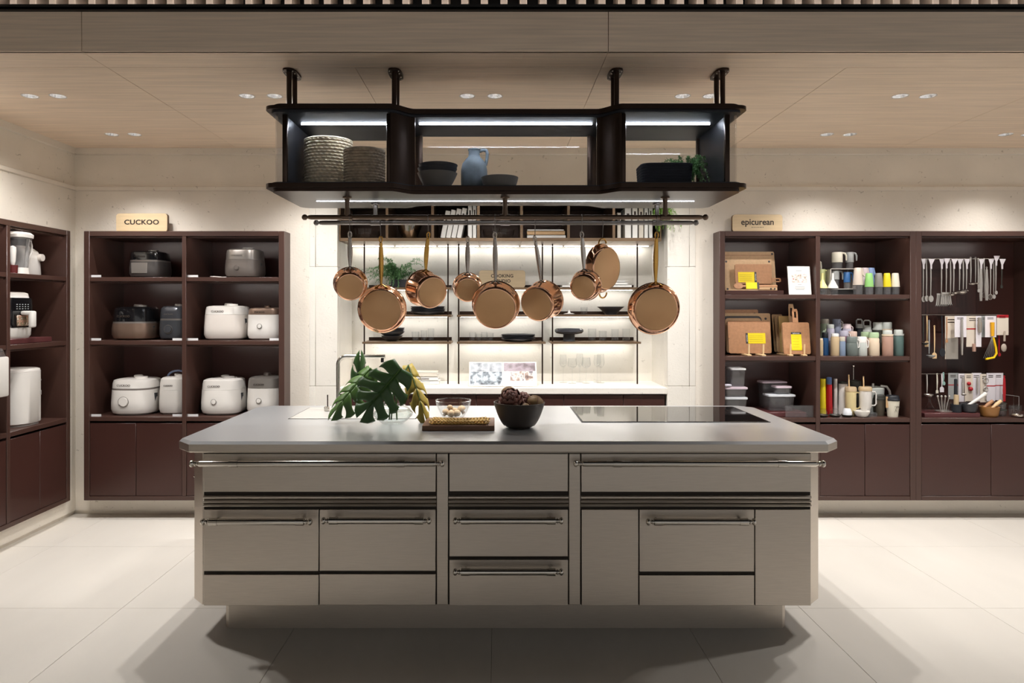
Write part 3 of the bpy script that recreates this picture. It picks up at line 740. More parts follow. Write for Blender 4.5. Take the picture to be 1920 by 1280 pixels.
for q in PANS:
    t, x, Y, z = pan(q[0], q[1], q[2], q[3], q[4], q[5], q[6], q[7], q[8], q[9], q[10], q[11], q[12], q[13])
    # S-hook from rail to handle eye
    zt = ZR+0.0115+0.0020; R1 = 0.0132
    zb = z+(0.004 if q[2] != 'gratin' else 0.018)
    pts = [(x, Y+R1*math.cos(a), ZR+R1*math.sin(a)) for a in [PI*1.05*i/8 for i in range(9)]]     # over the rail, towards the camera
    pts += [(x, Y-R1, ZR-0.02), (x, Y-0.006, (ZR+zb)/2), (x, Y, zb+0.012)]
    pts += [(x, Y+0.009*math.sin(a), zb+0.003-0.009*(1-math.cos(a))*0.5) for a in [PI*i/5 for i in range(1, 6)]]
    one('pan_hook', 'steel hook of the '+q[1], 'hook', M().tube(pts, 0.0018, 6), RAILM, group='pan hooks')
# ---------------------------------------------------------------- vase with monstera leaves
vx, vy = WX(737, 3.56), 3.56
va = thing('glass_vase', 'clear squat glass vase of water holding monstera leaves', 'vase', (vx, vy, CT))
outp = [(0, 0), (0.050, 0), (0.056, 0.004), (0.080, 0.022), (0.102, 0.045), (0.104, 0.056), (0.092, 0.072), (0.066, 0.094), (0.046, 0.115), (0.038, 0.140), (0.037, 0.170), (0.042, 0.195)]
obj('glass', M().lathe(outp+[(r-0.003, z) for r, z in outp[::-1][:-2]]+[(0, 0.008)], 40), GLASS_V, va)
obj('water', M().lathe([(0, 0.009), (0.050, 0.009), (0.076, 0.022), (0.097, 0.045), (0.099, 0.056), (0.088, 0.071), (0.0, 0.071)], 36), WATER, va)
def leaf(label, mt, base, tip, width, normal, lobes=5, curl=0.25, fold=0.0, seed=1, petiole=None, slant=0.35, cut=0.30, gap=0.16):
    """monstera leaf: midrib from base to tip, lobes on both sides with open cuts"""
    rd = random.Random(seed); base = Vector(base); tip = Vector(tip); ax = (tip-base); L = ax.length; ax.normalize()
    nr = Vector(normal); nr = (nr-ax*nr.dot(ax)).normalized(); sd = ax.cross(nr)
    t = thing('monstera_leaf', label, 'leaf', base[:], group='monstera leaves in the vase')
    def wdt(u): return width*(math.sin(PI*min(1, (u*0.86+0.12)))**0.75)*(1.0-0.25*u)
    def pt(u, v, s, off=0.0):
        # v 0..1 from midrib to margin
        w_ = wdt(u); al = u+slant*v*(0.45+0.4*u)-0.10*v*(1-u)**4*2.2
        lat = w_*v
        a = fold+curl*v*1.1
        p = base+ax*(al*L*0.86)+sd*(s*lat*math.cos(a))+nr*(-lat*math.sin(a)-curl*0.30*L*(al-0.35)**2+off)
        return p-base
    for s in (-1, 1):
        ed = [i/lobes for i in range(lobes+1)]
        m = M()
        for k in range(lobes):
            u0, u1 = ed[k], ed[k+1]; nu, nv = 4, 8; g = []
            wv = rd.uniform(-0.10, 0.10)
            for i in range(nu+1):
                for jx in range(nv+1):
                    v = jx/nv; f = i/nu
                    q_ = 0.0 if v < cut else (v-cut)/(1-cut); sh_ = gap*(math.sin(PI*q_)**0.8*0.85+0.22*q_)
                    f2 = sh_+(1-2*sh_)*f if 0 < k < lobes-1 else (f*(1-sh_) if k == 0 else sh_+(1-sh_)*f)
                    vv = v*(1.0-0.10*abs(f-0.45)*2*(v**3)+wv*v*v)
                    g.append(pt(u0+(u1-u0)*f2, vv, s, 0.004*math.sin(PI*f)*v)[:])
            fs = [(i*(nv+1)+jj, (i+1)*(nv+1)+jj, (i+1)*(nv+1)+jj+1, i*(nv+1)+jj+1) for i in range(nu) for jj in range(nv)]
            m.add(g, fs)
        o = obj('leaf_half', m, mt, t, smooth=60)
        md = o.modifiers.new('thickness', 'SOLIDIFY'); md.thickness = 0.0014; md.offset = 0
    obj('midrib', M().tube([pt(u, 0, 1, 0.001)[:] for u in [i/10 for i in range(11)]], [0.0032-0.0024*i/10 for i in range(11)], 6), LEAF2, t)
    if petiole:
        pp = [Vector(p)-base for p in petiole]
        obj('stalk', M().tube([p[:] for p in pp]+[(0, 0, 0)], 0.0042, 8), LEAF2, t)
    return t
def PT(px, py, Y): return (WX(px, Y), Y, WZ(py, Y))
vb = (vx-0.01, vy, CT+0.02); vn = (vx+0.005, vy, CT+0.19)
leaf('big dark green monstera leaf facing front with open slits', LEAF, PT(752, 690, 3.42), PT(676, 780, 3.40), 0.150, (0.10, -0.96, 0.30), 5, 0.20, seed=3, petiole=[vb, vn])
leaf('folded green monstera leaf drooping to the worktop at the left', LEAF2, PT(694, 690, 3.62), PT(618, 776, 3.52), 0.125, (-0.30, -0.85, 0.40), 5, 0.45, fold=0.12, gap=0.2, seed=8, petiole=[(vx-0.02, vy, CT+0.02), (vx-0.012, vy+0.01, CT+0.19)])
leaf('small dark green monstera leaf upright before the tap', LEAF, PT(672, 752, 3.70), PT(676, 668, 3.66), 0.075, (0.25, -0.9, 0.2), 3, 0.5, fold=0.3, seed=5)
leaf('yellowing monstera leaf hanging right of the vase', LEAFY, PT(766, 684, 3.64), PT(800, 786, 3.54), 0.085, (0.30, -0.92, 0.15), 4, 0.55, fold=0.15, gap=0.22, seed=12, petiole=[(vx+0.02, vy, CT+0.02), (vx+0.012, vy+0.01, CT+0.19)])
# ---------------------------------------------------------------- board with pasta
bX0, bX1, bY0, bY1 = WX(791, 3.34), WX(927, 3.34), 3.345, 3.60
bd = thing('serving_board', 'thick walnut serving board under the dried pasta', 'board', ((bX0+bX1)/2, 3.47, CT))
obj('plank', M().rbox(bX0, bX1, bY0, bY1, CT+0.0003, CT+0.026, 0.003, 2), WOODB, bd, w=True)
obj('juice_groove', M().torus(((bX0+bX1)/2, 3.47, CT+0.026), 0.1, 0.002, 'z', 24, 6), WOODB, bd, w=True)
rd = random.Random(11)
k = 0
for i in range(14):
    x0 = WX(rd.uniform(803, 812), 3.42); x1 = WX(rd.uniform(906, 919), 3.42); y = 3.368+0.015*(i % 7)+rd.uniform(-0.004, 0.004); lay = i//7
    z = CT+0.0285+lay*0.013
    n = 46; vv = []; ff = []; bow = rd.uniform(0.002, 0.010)*(1 if lay else 0.3)
    for q in range(n+1):
        u = q/n; x = x0+(x1-x0)*u; zz = z+bow*(2*u-1)**2; w_ = 0.0062+0.0012*math.sin(u*70+i)
        e = 0.0026*math.sin(u*2*PI*17+i)
        vv += [(x, y-w_, zz+e+0.003), (x, y, zz+0.001), (x, y+w_, zz-e+0.003)]
    for q in range(n): ff += [(q*3, q*3+1, q*3+4, q*3+3), (q*3+1, q*3+2, q*3+5, q*3+4)]
    m = M().add(vv, ff)
    pos = ['front', 'second', 'third', 'fourth', 'fifth', 'sixth', 'rearmost'][i % 7]
    o = one('pasta_ribbon', f'wavy-edged yellow pasta ribbon, {pos} of the {"upper" if lay else "lower"} layer on the board', 'pasta', m, PASTA, group='pasta ribbons on the board')
    md = o.modifiers.new('thickness', 'SOLIDIFY'); md.thickness = 0.0016
# glass bowl with mushrooms
gx, gy = WX(850, 3.74), 3.74
gb = thing('glass_bowl', 'clear glass bowl of mushrooms behind the board', 'bowl', (gx, gy, CT))
op = [(0, 0), (0.050, 0), (0.058, 0.006), (0.078, 0.040), (0.092, 0.072), (0.098, 0.098)]
obj('glass', M().lathe(op+[(r-0.005, z) for r, z in op[::-1][:-2]]+[(0, 0.008)], 40), GLASS_V, gb)
obj('rim', M().torus((0, 0, 0.098), 0.0955, 0.003, 'z', 40, 8), GLASS_V, gb)
for i, (dx, dy, dz, r, wd) in enumerate(((-0.040, -0.016, 0.034, 0.021, 'leftmost'), (-0.010, -0.036, 0.030, 0.021, 'front left'), (0.022, -0.030, 0.032, 0.020, 'front right'), (0.045, 0.0, 0.046, 0.025, 'large brown rightmost'), (0.005, 0.022, 0.034, 0.022, 'rear'), (-0.018, -0.006, 0.058, 0.017, 'topmost'))):
    t = thing('mushroom', f'{wd} mushroom in the glass bowl', 'mushroom', (gx+dx, gy+dy, CT+dz), rot=(rd.uniform(-0.6, 0.6), rd.uniform(-0.6, 0.6), rd.uniform(0, 6)), group='mushrooms in the glass bowl')
    obj('cap', M().lathe([(0, -0.2*r), (0.9*r, -0.3*r), (r, 0), (0.85*r, 0.5*r), (0.5*r, 0.82*r), (0, 0.95*r)], 18), MUSH, t)
    obj('stem', M().lathe([(0, -1.0*r), (0.4*r, -0.98*r), (0.36*r, -0.2*r), (0, -0.2*r)], 12), MUSH, t)
# dark bowl with artichokes and pods
dx0, dy0 = WX(973.5, 3.45), 3.45
bowl('dark_bowl', 'big dark brown bowl filled with dried artichokes and pods', (dx0, dy0, CT), 0.130, 0.128, BOWLD, 0.42, 0.006, 2.1)
def artichoke(label, loc, r, rot):
    t = thing('artichoke', label, 'artichoke', loc, rot=rot, group='dried artichokes and pods in the dark bowl')
    obj('heart', M().ball((0, 0, 0), r*0.78, 14, 9), ARTI, t)
    n = 0
    for ring_, (ph, cnt) in enumerate(((0.35, 6), (0.75, 9), (1.15, 11), (1.55, 12), (1.95, 11), (2.3, 8))):
        for q in range(cnt):
            az = 2*PI*(q+0.5*(ring_ % 2))/cnt
            d = Vector((math.sin(ph)*math.cos(az), math.sin(ph)*math.sin(az), math.cos(ph)))
            upv = Vector((-math.cos(ph)*math.cos(az), -math.cos(ph)*math.sin(az), math.sin(ph))); sd = d.cross(upv)
            c = d*r*0.74; w_ = r*0.30; h = r*0.42
            p = [c-upv*h*0.3-sd*w_*0.6, c-upv*h*0.3+sd*w_*0.6, c+d*r*0.16+upv*h*0.25+sd*w_, c+d*r*0.26+upv*h*0.9, c+d*r*0.16+upv*h*0.25-sd*w_, c+d*r*0.20]
            m = M().add([x[:] for x in p], [(0, 1, 5), (1, 2, 5), (2, 3, 5), (3, 4, 5), (4, 0, 5)])
            o = obj('scale_leaf', m, ARTI, t, smooth=80); md = o.modifiers.new('t', 'SOLIDIFY'); md.thickness = 0.0015
    return t
artichoke('large purple-brown dried artichoke on top in the dark bowl', (dx0-0.040, dy0-0.045, CT+0.140), 0.062, (0.5, -0.2, 0))
artichoke('smaller purple dried artichoke at the middle of the dark bowl', (dx0+0.016, dy0+0.01, CT+0.132), 0.046, (0.3, 0.4, 1))
artichoke('small dark artichoke low at the left of the dark bowl', (dx0-0.088, dy0+0.015, CT+0.108), 0.030, (-0.3, -0.5, 2))
def pod(label, loc, r, rot):
    t = thing('dried_pod', label, 'pod', loc, rot=rot, group='dried artichokes and pods in the dark bowl')
    obj('shell', M().ball((0, 0, 0), r, 22, 12, (1.0, 0.85, 0.8)), ARTI2, t)
    for k in range(3): obj('ridge', M().torus((0, 0, 0), r*(0.985-0.0*k), r*0.03, ('x', 'y', 'z')[k], 26, 6).xf(Matrix.Diagonal((1.0, 0.86, 0.81, 1))), ARTI, t)
pod('round brown dried pod at the right of the dark bowl', (dx0+0.080, dy0-0.010, CT+0.125), 0.046, (0.4, 0.3, 0.2))
pod('round brown dried pod behind the large artichoke', (dx0-0.050, dy0+0.055, CT+0.160), 0.048, (0.2, 0.5, 1.2))
pod('small brown dried pod low in front in the dark bowl', (dx0+0.028, dy0-0.070, CT+0.112), 0.024, (1.2, 0.1, 0.6))
pod('small brown dried pod low in front of the large artichoke', (dx0-0.020, dy0-0.092, CT+0.110), 0.022, (0.1, 1.1, 0.3))
# ---------------------------------------------------------------- niche: base cabinets, stone top, upper boxes, shelves
NC = 0.926
one('niche_counter', 'thick white stone counter top in the lit niche', 'counter', M().rbox(NX0+0.001, NX1-0.001, 4.992, NYB-0.001, NC-0.044, NC, 0.002), STONE_W)
e = [NX0+0.012, WX(789, 5.02), WX(893, 5.02), WX(975, 5.02), WX(1057, 5.02), WX(1169, 5.02), NX1-0.012]
for i in range(6):
    a, b = e[i], e[i+1]
    lab = ['behind the leaves at the left end', 'behind the glass bowl', 'behind the dark bowl', 'right of the dark bowl', 'above the hob', 'at the right end'][i]
    t = thing('base_cabinet', f'brown base cabinet under the white niche counter {lab}', 'cabinet', ((a+b)/2, 5.02, 0), group='base cabinets in the niche')
    obj('body', M().box(a+0.001, b-0.001, 5.045, NYB-0.002, 0.06, NC-0.046), LACQ, t, w=True)
    obj('door', M().rbox(a+0.0015, b-0.0015, 5.022, 5.044, 0.09, NC-0.056, 0.002), LACQ, t, w=True)
    obj('plinth', M().box(a, b, 5.09, 5.11, 0.0, 0.06), BLACK, t, w=True)
# upper open boxes
UY0, UZ0 = 5.045, 2.005
dv = [NX0+0.001]+[WX(p, UY0) for p in (725.5, 811, 897, 978, 1066, 1151)]+[WX(1240, UY0)]
bl = ['with a glass bowl at the left end', 'with a steel bowl', 'with leaning white books', 'with a glass bowl above the sign', 'with two lying books', 'that stands empty', 'with upright white books']
for i in range(7):
    a, b = dv[i], dv[i+1]
    t = thing('upper_cabinet', f'open dark bronze wall box {bl[i]}', 'cabinet', ((a+b)/2, UY0, UZ0), group='open boxes above the niche shelves')
    k = 0.010
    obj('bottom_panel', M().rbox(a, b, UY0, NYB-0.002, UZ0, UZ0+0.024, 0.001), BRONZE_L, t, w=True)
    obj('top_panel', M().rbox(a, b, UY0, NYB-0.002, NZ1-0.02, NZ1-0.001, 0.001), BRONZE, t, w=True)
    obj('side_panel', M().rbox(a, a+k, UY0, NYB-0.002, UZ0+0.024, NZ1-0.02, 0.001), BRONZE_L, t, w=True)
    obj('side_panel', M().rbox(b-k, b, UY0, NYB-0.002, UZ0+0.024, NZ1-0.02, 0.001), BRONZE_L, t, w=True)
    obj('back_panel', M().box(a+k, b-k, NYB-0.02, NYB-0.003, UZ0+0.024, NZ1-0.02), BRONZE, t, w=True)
    obj('led_strip', M().box(a+0.01, b-0.01, NYB-0.062, NYB-0.045, UZ0-0.004, UZ0-0.0005), LEDN, t, w=True)
# three shelf bays on thin rods
SY0, SY1 = 5.235, 5.486; SZ = [WZ(538.5, 5.24), WZ(590, 5.24), WZ(640.5, 5.24)]
bays = [(683, 840, 'left'), (860, 1017, 'middle'), (1036, 1195, 'right')]
for p0, p1, nm in bays:
    a, b = WX(p0, 5.26), WX(p1, 5.26)
    t = thing('rod_shelf', f'{nm} bay of thin bronze shelves on slim rods in the niche', 'shelf', ((a+b)/2, 5.35, NC), group='rod shelves in the niche')
    for x in (a, b):
        obj('rod', M().cyl((x, 5.262, NC), (x, 5.262, UZ0), 0.0058, 10), BRONZE, t, w=True)
    for z in SZ:
        s = obj('shelf', M().rbox(a-0.012, b+0.024, SY0, SY1, z-0.016, z, 0.002), BRONZE_L, t, w=True)
        obj('led_strip', M().box(a+0.01, b-0.01, 5.405, 5.423, z-0.0195, z-0.0163), LEDN, s, w=True)
        obj('rail', M().rbox(a-0.005, b+0.015, SY1-0.012, SY1, z, z+0.026, 0.002), BRONZE, s, w=True)
# ---------------------------------------------------------------- things in the niche
def SH(px, k, Y=5.34): return (WX(px, Y), Y, (SZ[k] if k < 3 else NC)+0.0004)
def stack(kind, label, px, k, n, r, mt, step=0.013, Y=5.34, h=0.02, foot=0.6, low=None):
    x, y, z = SH(px, k, Y)
    ords = ['lowest', 'second', 'third', 'fourth', 'fifth', 'top']
    for i in range(n):
        od = ords[i] if i < n-1 else 'top'
        if i == 0 and low: bowl('bowl', 'dark footed bowl under the '+label, (x, y, z), low[0], low[1], DGREY, 0.35, group=label, n=28); z += low[1]*0.65; continue
        bowl(kind, f'{od} dark {kind} of the {label}', (x+random.uniform(-0.002, 0.002), y, z+i*step), r, h, mt, foot, 0.004, 2.2, group=label, cat=kind, n=28)
stack('plate', 'plate stack half behind the deep brass-handled saucepan', 802, 1, 5, 0.135, DGREY, 0.0105, h=0.022)
stack('bowl', 'bowl stack below the large left frying pan', 735, 2, 4, 0.100, DGREY, 0.014, h=0.034, foot=0.4, low=(0.085, 0.042))
stack('plate', 'plate stack right of the tumblers in the middle bay', 972, 2, 4, 0.134, DGREY, 0.011, h=0.020)
def glass(label, px, k, r, h, Y=5.34, th=0.0022, foot=0.010, r0=None):
    x, y, z = SH(px, k, Y); r0 = r0 or r*0.92
    t = thing('tumbler', label, 'glass', (x, y, z), group='tumblers on the niche shelves')
    obj('glass', M().lathe([(0, 0), (r0, 0), (r, h), (r-th, h), (r0-th, foot), (0, foot)], 24), GLASS_V, t)
    return t
for i, (px, r, h, Y) in enumerate(((779, 0.030, 0.075, 5.30), (795, 0.026, 0.085, 5.33), (808, 0.026, 0.098, 5.37))): glass(f'clear tumbler, {["left", "middle", "right"][i]} of three below the deep brass-handled saucepan', px, 2, r, h, Y)
for i, (px, r, h, Y) in enumerate(((886, 0.026, 0.07, 5.29), (898, 0.024, 0.06, 5.31), (908, 0.025, 0.07, 5.36), (919, 0.028, 0.065, 5.30))): glass(f'clear tumbler, {["first", "second", "third", "fourth"][i]} from the left below the large middle saucepan', px, 2, r, h, Y)
for i, (px, r, h, Y) in enumerate(((1110, 0.033, 0.098, 5.31), (1130, 0.031, 0.080, 5.30), (1153, 0.029, 0.095, 5.31), (1174, 0.030, 0.098, 5.32))): glass(f'clear tumbler, {["first", "second", "third", "fourth"][i]} right of the dark cake stand', px, 2, r, h, Y)
glass('small square-looking tumbler on the shelf below the gratin pan', 1095, 1, 0.028, 0.058, 5.30)
# cake stand, dish, cone
x, y, z = SH(1067, 2)
cs = thing('cake_stand', 'glossy dark pedestal cake stand with thick rolled rim', 'cake stand', (x, y, z))
obj('foot', M().lathe([(0, 0), (0.048, 0), (0.046, 0.01), (0.044, 0.05), (0.05, 0.058), (0, 0.058)], 28), DGREY, cs)
obj('dish', M().lathe([(0, 0.056), (0.07, 0.056), (0.100, 0.062), (0.113, 0.075), (0.112, 0.09), (0.100, 0.099), (0.086, 0.096), (0.078, 0.08), (0, 0.076)], 36), mat('glossy_charcoal', (62, 62, 66), 0.16, var=(8, 0.08)), cs)
x, y, z = SH(1145, 1)
bowl('footed_dish', 'dark flat footed dish below the gratin pan', (x, y, z), 0.106, 0.062, DGREY, 0.42, 0.005, 0.75, cat='dish')
x, y, z = SH(1067, 1)
cn = thing('juicer_dish', 'small white dish with a pointed centre next to the small tumbler', 'dish', (x, y, z))
obj('dish', M().lathe([(0, 0), (0.036, 0), (0.044, 0.008), (0.02, 0.012), (0, 0.014)], 24), WHITE, cn); obj('cone', M().lathe([(0, 0.012), (0.012, 0.014), (0.003, 0.036), (0, 0.038)], 14), WHITE, cn)
# planter with trailing fern
x, y, z = SH(748, 0, 5.33)
rd = random.Random(21)
fr = [(rd.uniform(1.9, 5.2), rd.uniform(0.12, 0.38), rd.uniform(0.07, 0.15), rd.uniform(0.02, 0.16)) for _ in range(34)]+[(rd.uniform(0, 6.28), rd.uniform(0.10, 0.22), rd.uniform(0.06, 0.20), rd.uniform(0.0, 0.08)) for _ in range(26)]
fr = [(a, r if abs(math.sin(a))*r < 0.1 else 0.1/abs(math.sin(a)), h, d) for a, r, h, d in fr]
t = fern('trailing green fern in a dark box on the top left shelf', (x, y, z+0.05), fr, 9, density=80, leaf=0.021, thick=0.0015)
obj('planter', M().rbox(-0.055, 0.095, -0.05, 0.05, -0.05, 0.012, 0.004), DGREY, t)
# books
def book(label, loc, w, d, h, cov, rz=0, rot=None, group=None, spine=True, name='book'):
    """lying book: w along x (spine side to the front), d depth, h thickness"""
    t = thing(name, label, 'book', loc, rz, group, rot)
    obj('cover', M().box(-w/2, w/2, -d/2, d/2, 0, 0.002).box(-w/2, w/2, -d/2, d/2, h-0.002, h).box(-w/2, w/2, -d/2, -d/2+0.002, 0, h), cov, t)
    obj('pages', M().box(-w/2+0.004, w/2-0.004, -d/2+0.0022, d/2-0.004, 0.0021, h-0.0021), PAPER, t)
    if spine: obj('spine_print', M().box(-w*0.25, w*0.20, -d/2-0.0006, -d/2+0.0001, h*0.36, h*0.60), INK if spine == 2 else COVER, t)
    return t
for i, (w, h, cov, lab, sp) in enumerate(((0.235, 0.026, PAPER, 'lowest', 1), (0.225, 0.030, WHITE, 'middle', 2), (0.215, 0.034, COVER, 'top', 0))):
    x, y, z = SH(797-i, 3, 5.33)
    book(f'{lab} of three pale books lying behind the yellowing leaf', (x, y, z+(0, 0.0265, 0.057)[i]), w, 0.19, h, cov, group='books on the niche counter', spine=sp)
for i, (p0, p1, h, lab) in enumerate(((1052, 1180, 0.018, 'lower'), (1064, 1172, 0.020, 'middle'), (1140, 1168, 0.016, 'small top'))):
    x, y, z = SH((p0+p1)/2, 0, 5.33)
    book(f'{lab} white book behind the gratin pan', (x, y, z+(0, 0.0185, 0.039)[i]), (p1-p0)*5.33/1280, 0.19, h, PAPER, group='white books on the top right shelf', spine=0)
uz = UZ0+0.0243
x = WX(1023.5, 5.12)
book('lower white book lying in the upper box', (x, 5.16, uz), 0.285, 0.2, 0.022, PAPER, group='books in the upper boxes', spine=0)
book('tan book lying on the white one in the upper box', (x-0.003, 5.16, uz+0.0225), 0.28, 0.2, 0.030, KRAFT, group='books in the upper boxes', spine=0)
book('thin white book on top of the tan one', (x-0.006, 5.16, uz+0.053), 0.27, 0.2, 0.012, PAPER, group='books in the upper boxes', spine=0)
def upright(label, px, wpx, h, lean=0, cov=PAPER):
    w = wpx*5.1/1280; x = WX(px, 5.1)
    t = thing('book', label, 'book', (x, 5.17, uz+abs(math.sin(lean))*w*0.5), rot=(0, lean, 0), group='books in the upper boxes')
    obj('cover', M().box(-w/2, -w/2+0.0015, -0.09, 0.09, 0, h).box(w/2-0.0015, w/2, -0.09, 0.09, 0, h).box(-w/2, w/2, -0.09, -0.088, 0, h), cov, t)
    obj('pages', M().box(-w/2+0.0018, w/2-0.0018, -0.0878, 0.084, 0.003, h-0.003), PAPER, t)
    obj('spine_print', M().box(-w*0.2, w*0.2, -0.0906, -0.0899, h*0.62, h*0.82), INK, t)
nm = ['first', 'second', 'third', 'fourth', 'fifth', 'sixth']
for i, (px, w, h, ln) in enumerate(((830.5, 9, 0.205, 0.2), (840.5, 9, 0.212, 0.2), (850.5, 9, 0.22, 0.2), (860.5, 9, 0.225, 0.2), (881.5, 8, 0.255, 0.0), (890, 7, 0.258, 0.0))): upright(f'{nm[i]} from left of the leaning white books in the upper box', px, w, h, ln)
for i, (px, w, h) in enumerate(((1160, 7, 0.19), (1176.5, 12, 0.225), (1189.5, 10, 0.245), (1201, 9, 0.24), (1210.5, 7, 0.235), (1219, 7, 0.25))): upright(f'{nm[i]} from left of the upright white books in the right upper box', px, w, h, 0, COVER if i in (0, 3) else PAPER)
# bowls in upper boxes
for px, lab in ((683, 'clear glass bowl in the leftmost upper box'), (935, 'clear glass bowl in the upper box above the sign')):
    t = thing('glass_bowl', lab, 'bowl', (WX(px, 5.2), 5.2, uz))
    obj('glass', M().lathe([(0, 0), (0.07, 0), (0.115, 0.03), (0.125, 0.075), (0.120, 0.075), (0.11, 0.033), (0.068, 0.006), (0, 0.006)], 32), GLASS_V, t)
bowl('steel_bowl', 'shiny steel bowl in the second upper box', (WX(768, 5.2), 5.2, uz), 0.095, 0.115, STEEL_P, 0.4)
# open picture book on the counter
def picture(name, parent, m, bands, smooth=None):
    o = obj(name, m, bands, parent, smooth=smooth); return o
def photo_mat(name, cols, scale, seed):
    """printed photograph: blotches of a few colours"""
    m = bpy.data.materials.new(name); m.use_nodes = True; nt = m.node_tree; N = nt.nodes; L = nt.links; b = N['Principled BSDF']
    tc = N.new('ShaderNodeTexCoord'); mp = N.new('ShaderNodeMapping'); mp.inputs['Location'].default_value = (seed, seed*0.7, seed*1.3)
    L.new(tc.outputs['Object'], mp.inputs[0])
    no = N.new('ShaderNodeTexNoise'); no.inputs['Scale'].default_value = scale; no.inputs['Detail'].default_value = 3; L.new(mp.outputs[0], no.inputs['Vector'])
    rp = N.new('ShaderNodeValToRGB'); el = rp.color_ramp.elements; n = len(cols)
    el[0].position = 0.32; el[0].color = col(*cols[0]); el[1].position = 0.68; el[1].color = col(*cols[-1])
    for i in range(1, n-1): q = el.new(0.32+0.36*i/(n-1)); q.color = col(*cols[i])
    L.new(no.outputs[0], rp.inputs[0]); L.new(rp.outputs[0], b.inputs['Base Color']); b.inputs['Roughness'].default_value = 0.4
    return m
PH1 = photo_mat('print_terrace', [(60, 66, 74), (120, 130, 138), (196, 206, 214), (226, 230, 232)], 26, 1.0)
PH2 = photo_mat('print_dining_room', [(96, 70, 62), (168, 142, 128), (226, 220, 212), (120, 110, 118)], 24, 4.0)
PHS = photo_mat('print_skyline', [(150, 156, 162), (196, 200, 206), (110, 116, 122)], 14, 2.0)
PHC = photo_mat('print_ceiling', [(150, 130, 138), (176, 160, 168), (120, 104, 108)], 14, 8.0)
ob = thing('open_book', 'large open picture book propped on the niche counter', 'book', (WX(943, 5.12), 5.08, NC), rot=(0, 0, 0))
lean = math.radians(58); W2 = 0.252; Hh = 0.20
for s, ph, sky in ((-1, PH1, PHS), (1, PH2, PHC)):
    def page(off, t0, t1, u0, u1, th):
        m = M(); n = 10; vv = []; ff = []
        for i in range(n+1):
            u = u0+(u1-u0)*i/n; bulge = 0.012*math.sin(PI*min(1, u*1.6))*(1-u*0.4)
            for v in (t0, t1):
                for o_ in (0, th):
                    d = off+o_+bulge
                    vv.append((s*u*W2, math.cos(lean)*v*Hh+0.010-math.sin(lean)*d, 0.004+math.sin(lean)*v*Hh*1.0+math.cos(lean)*d*0.0+0.0))
        for i in range(n):
            a = i*4; b = a+4
            ff += [(a, a+2, b+2, b), (a+1, b+1, b+3, a+3), (a, b, b+1, a+1), (a+2, a+3, b+3, b+2)]
        ff += [(0, 1, 3, 2), (n*4, n*4+2, n*4+3, n*4+1)]
        return m.add(vv, ff)
    pg = obj('page_block', page(0.0, 0, 1, 0.005, 1, 0.010), PAPER, ob)
    obj('cover', page(-0.004, -0.01, 1.01, 0.0, 1.02, 0.003), COVER, ob)
    obj('photograph', page(0.0102, 0.06 if s < 0 else 0.22, 0.60 if s < 0 else 0.62, 0.03 if s < 0 else 0.22, 0.97 if s < 0 else 0.9, 0.0004), ph, pg)
    obj('photograph', page(0.0102, 0.605 if s < 0 else 0.625, 0.97, 0.03 if s < 0 else 0.0301, 0.97, 0.0004), sky, pg)
# wine glasses
WG = [(1056, 5.36, 0.028, 0.105, 'tall', 'leftmost'), (1073, 5.30, 0.036, 0.08, 'wide', 'second'), (1087, 5.40, 0.030, 0.11, 'tall', 'third'), (1099, 5.31, 0.036, 0.085, 'wide', 'fourth'), (1120, 5.40, 0.03, 0.1, 'tall', 'fifth'), (1126, 5.33, 0.031, 0.112, 'tall', 'rightmost')]
for px, Y, r, bh, kd, od in WG:
    x, y, z = SH(px, 3, Y); sh_ = 0.115
    t = thing('wine_glass', f'{od} of the clear wine glasses on the niche counter', 'wine glass', (x, y, z), group='wine glasses on the niche counter')
    obj('foot', M().lathe([(0, 0), (0.032, 0), (0.032, 0.0015), (0.006, 0.006), (0, 0.006)], 22), GLASS_V, t)
    obj('stem', M().lathe([(0.005, 0.006), (0.0032, 0.03), (0.0035, sh_-0.01), (0.006, sh_)], 10), GLASS_V, t)
    obj('bowl', M().lathe([(0, sh_), (r*0.35, sh_+0.002), (r*0.85, sh_+bh*0.22), (r, sh_+bh*0.42), (r*0.82, sh_+bh), (r*0.82-0.0015, sh_+bh), (r-0.0015, sh_+bh*0.42), (r*0.8, sh_+bh*0.24), (0, sh_+0.004)], 22), GLASS_V, t)
# fern fronds hanging at the right end of the upper boxes
rd = random.Random(31)
t = fern('bright green fern fronds hanging past the right upper box', (WX(1238, 5.03), 5.035, 2.32), [(rd.uniform(-2.6, -0.5), rd.uniform(0.02, 0.16), 0.0, rd.uniform(0.12, 0.26)) for _ in range(28)], 15, mat('fern_bright_green', (132, 176, 72), 0.6, var=(12, 0.2)), density=90, leaf=0.019, thick=0.0015, name='hanging_fern')
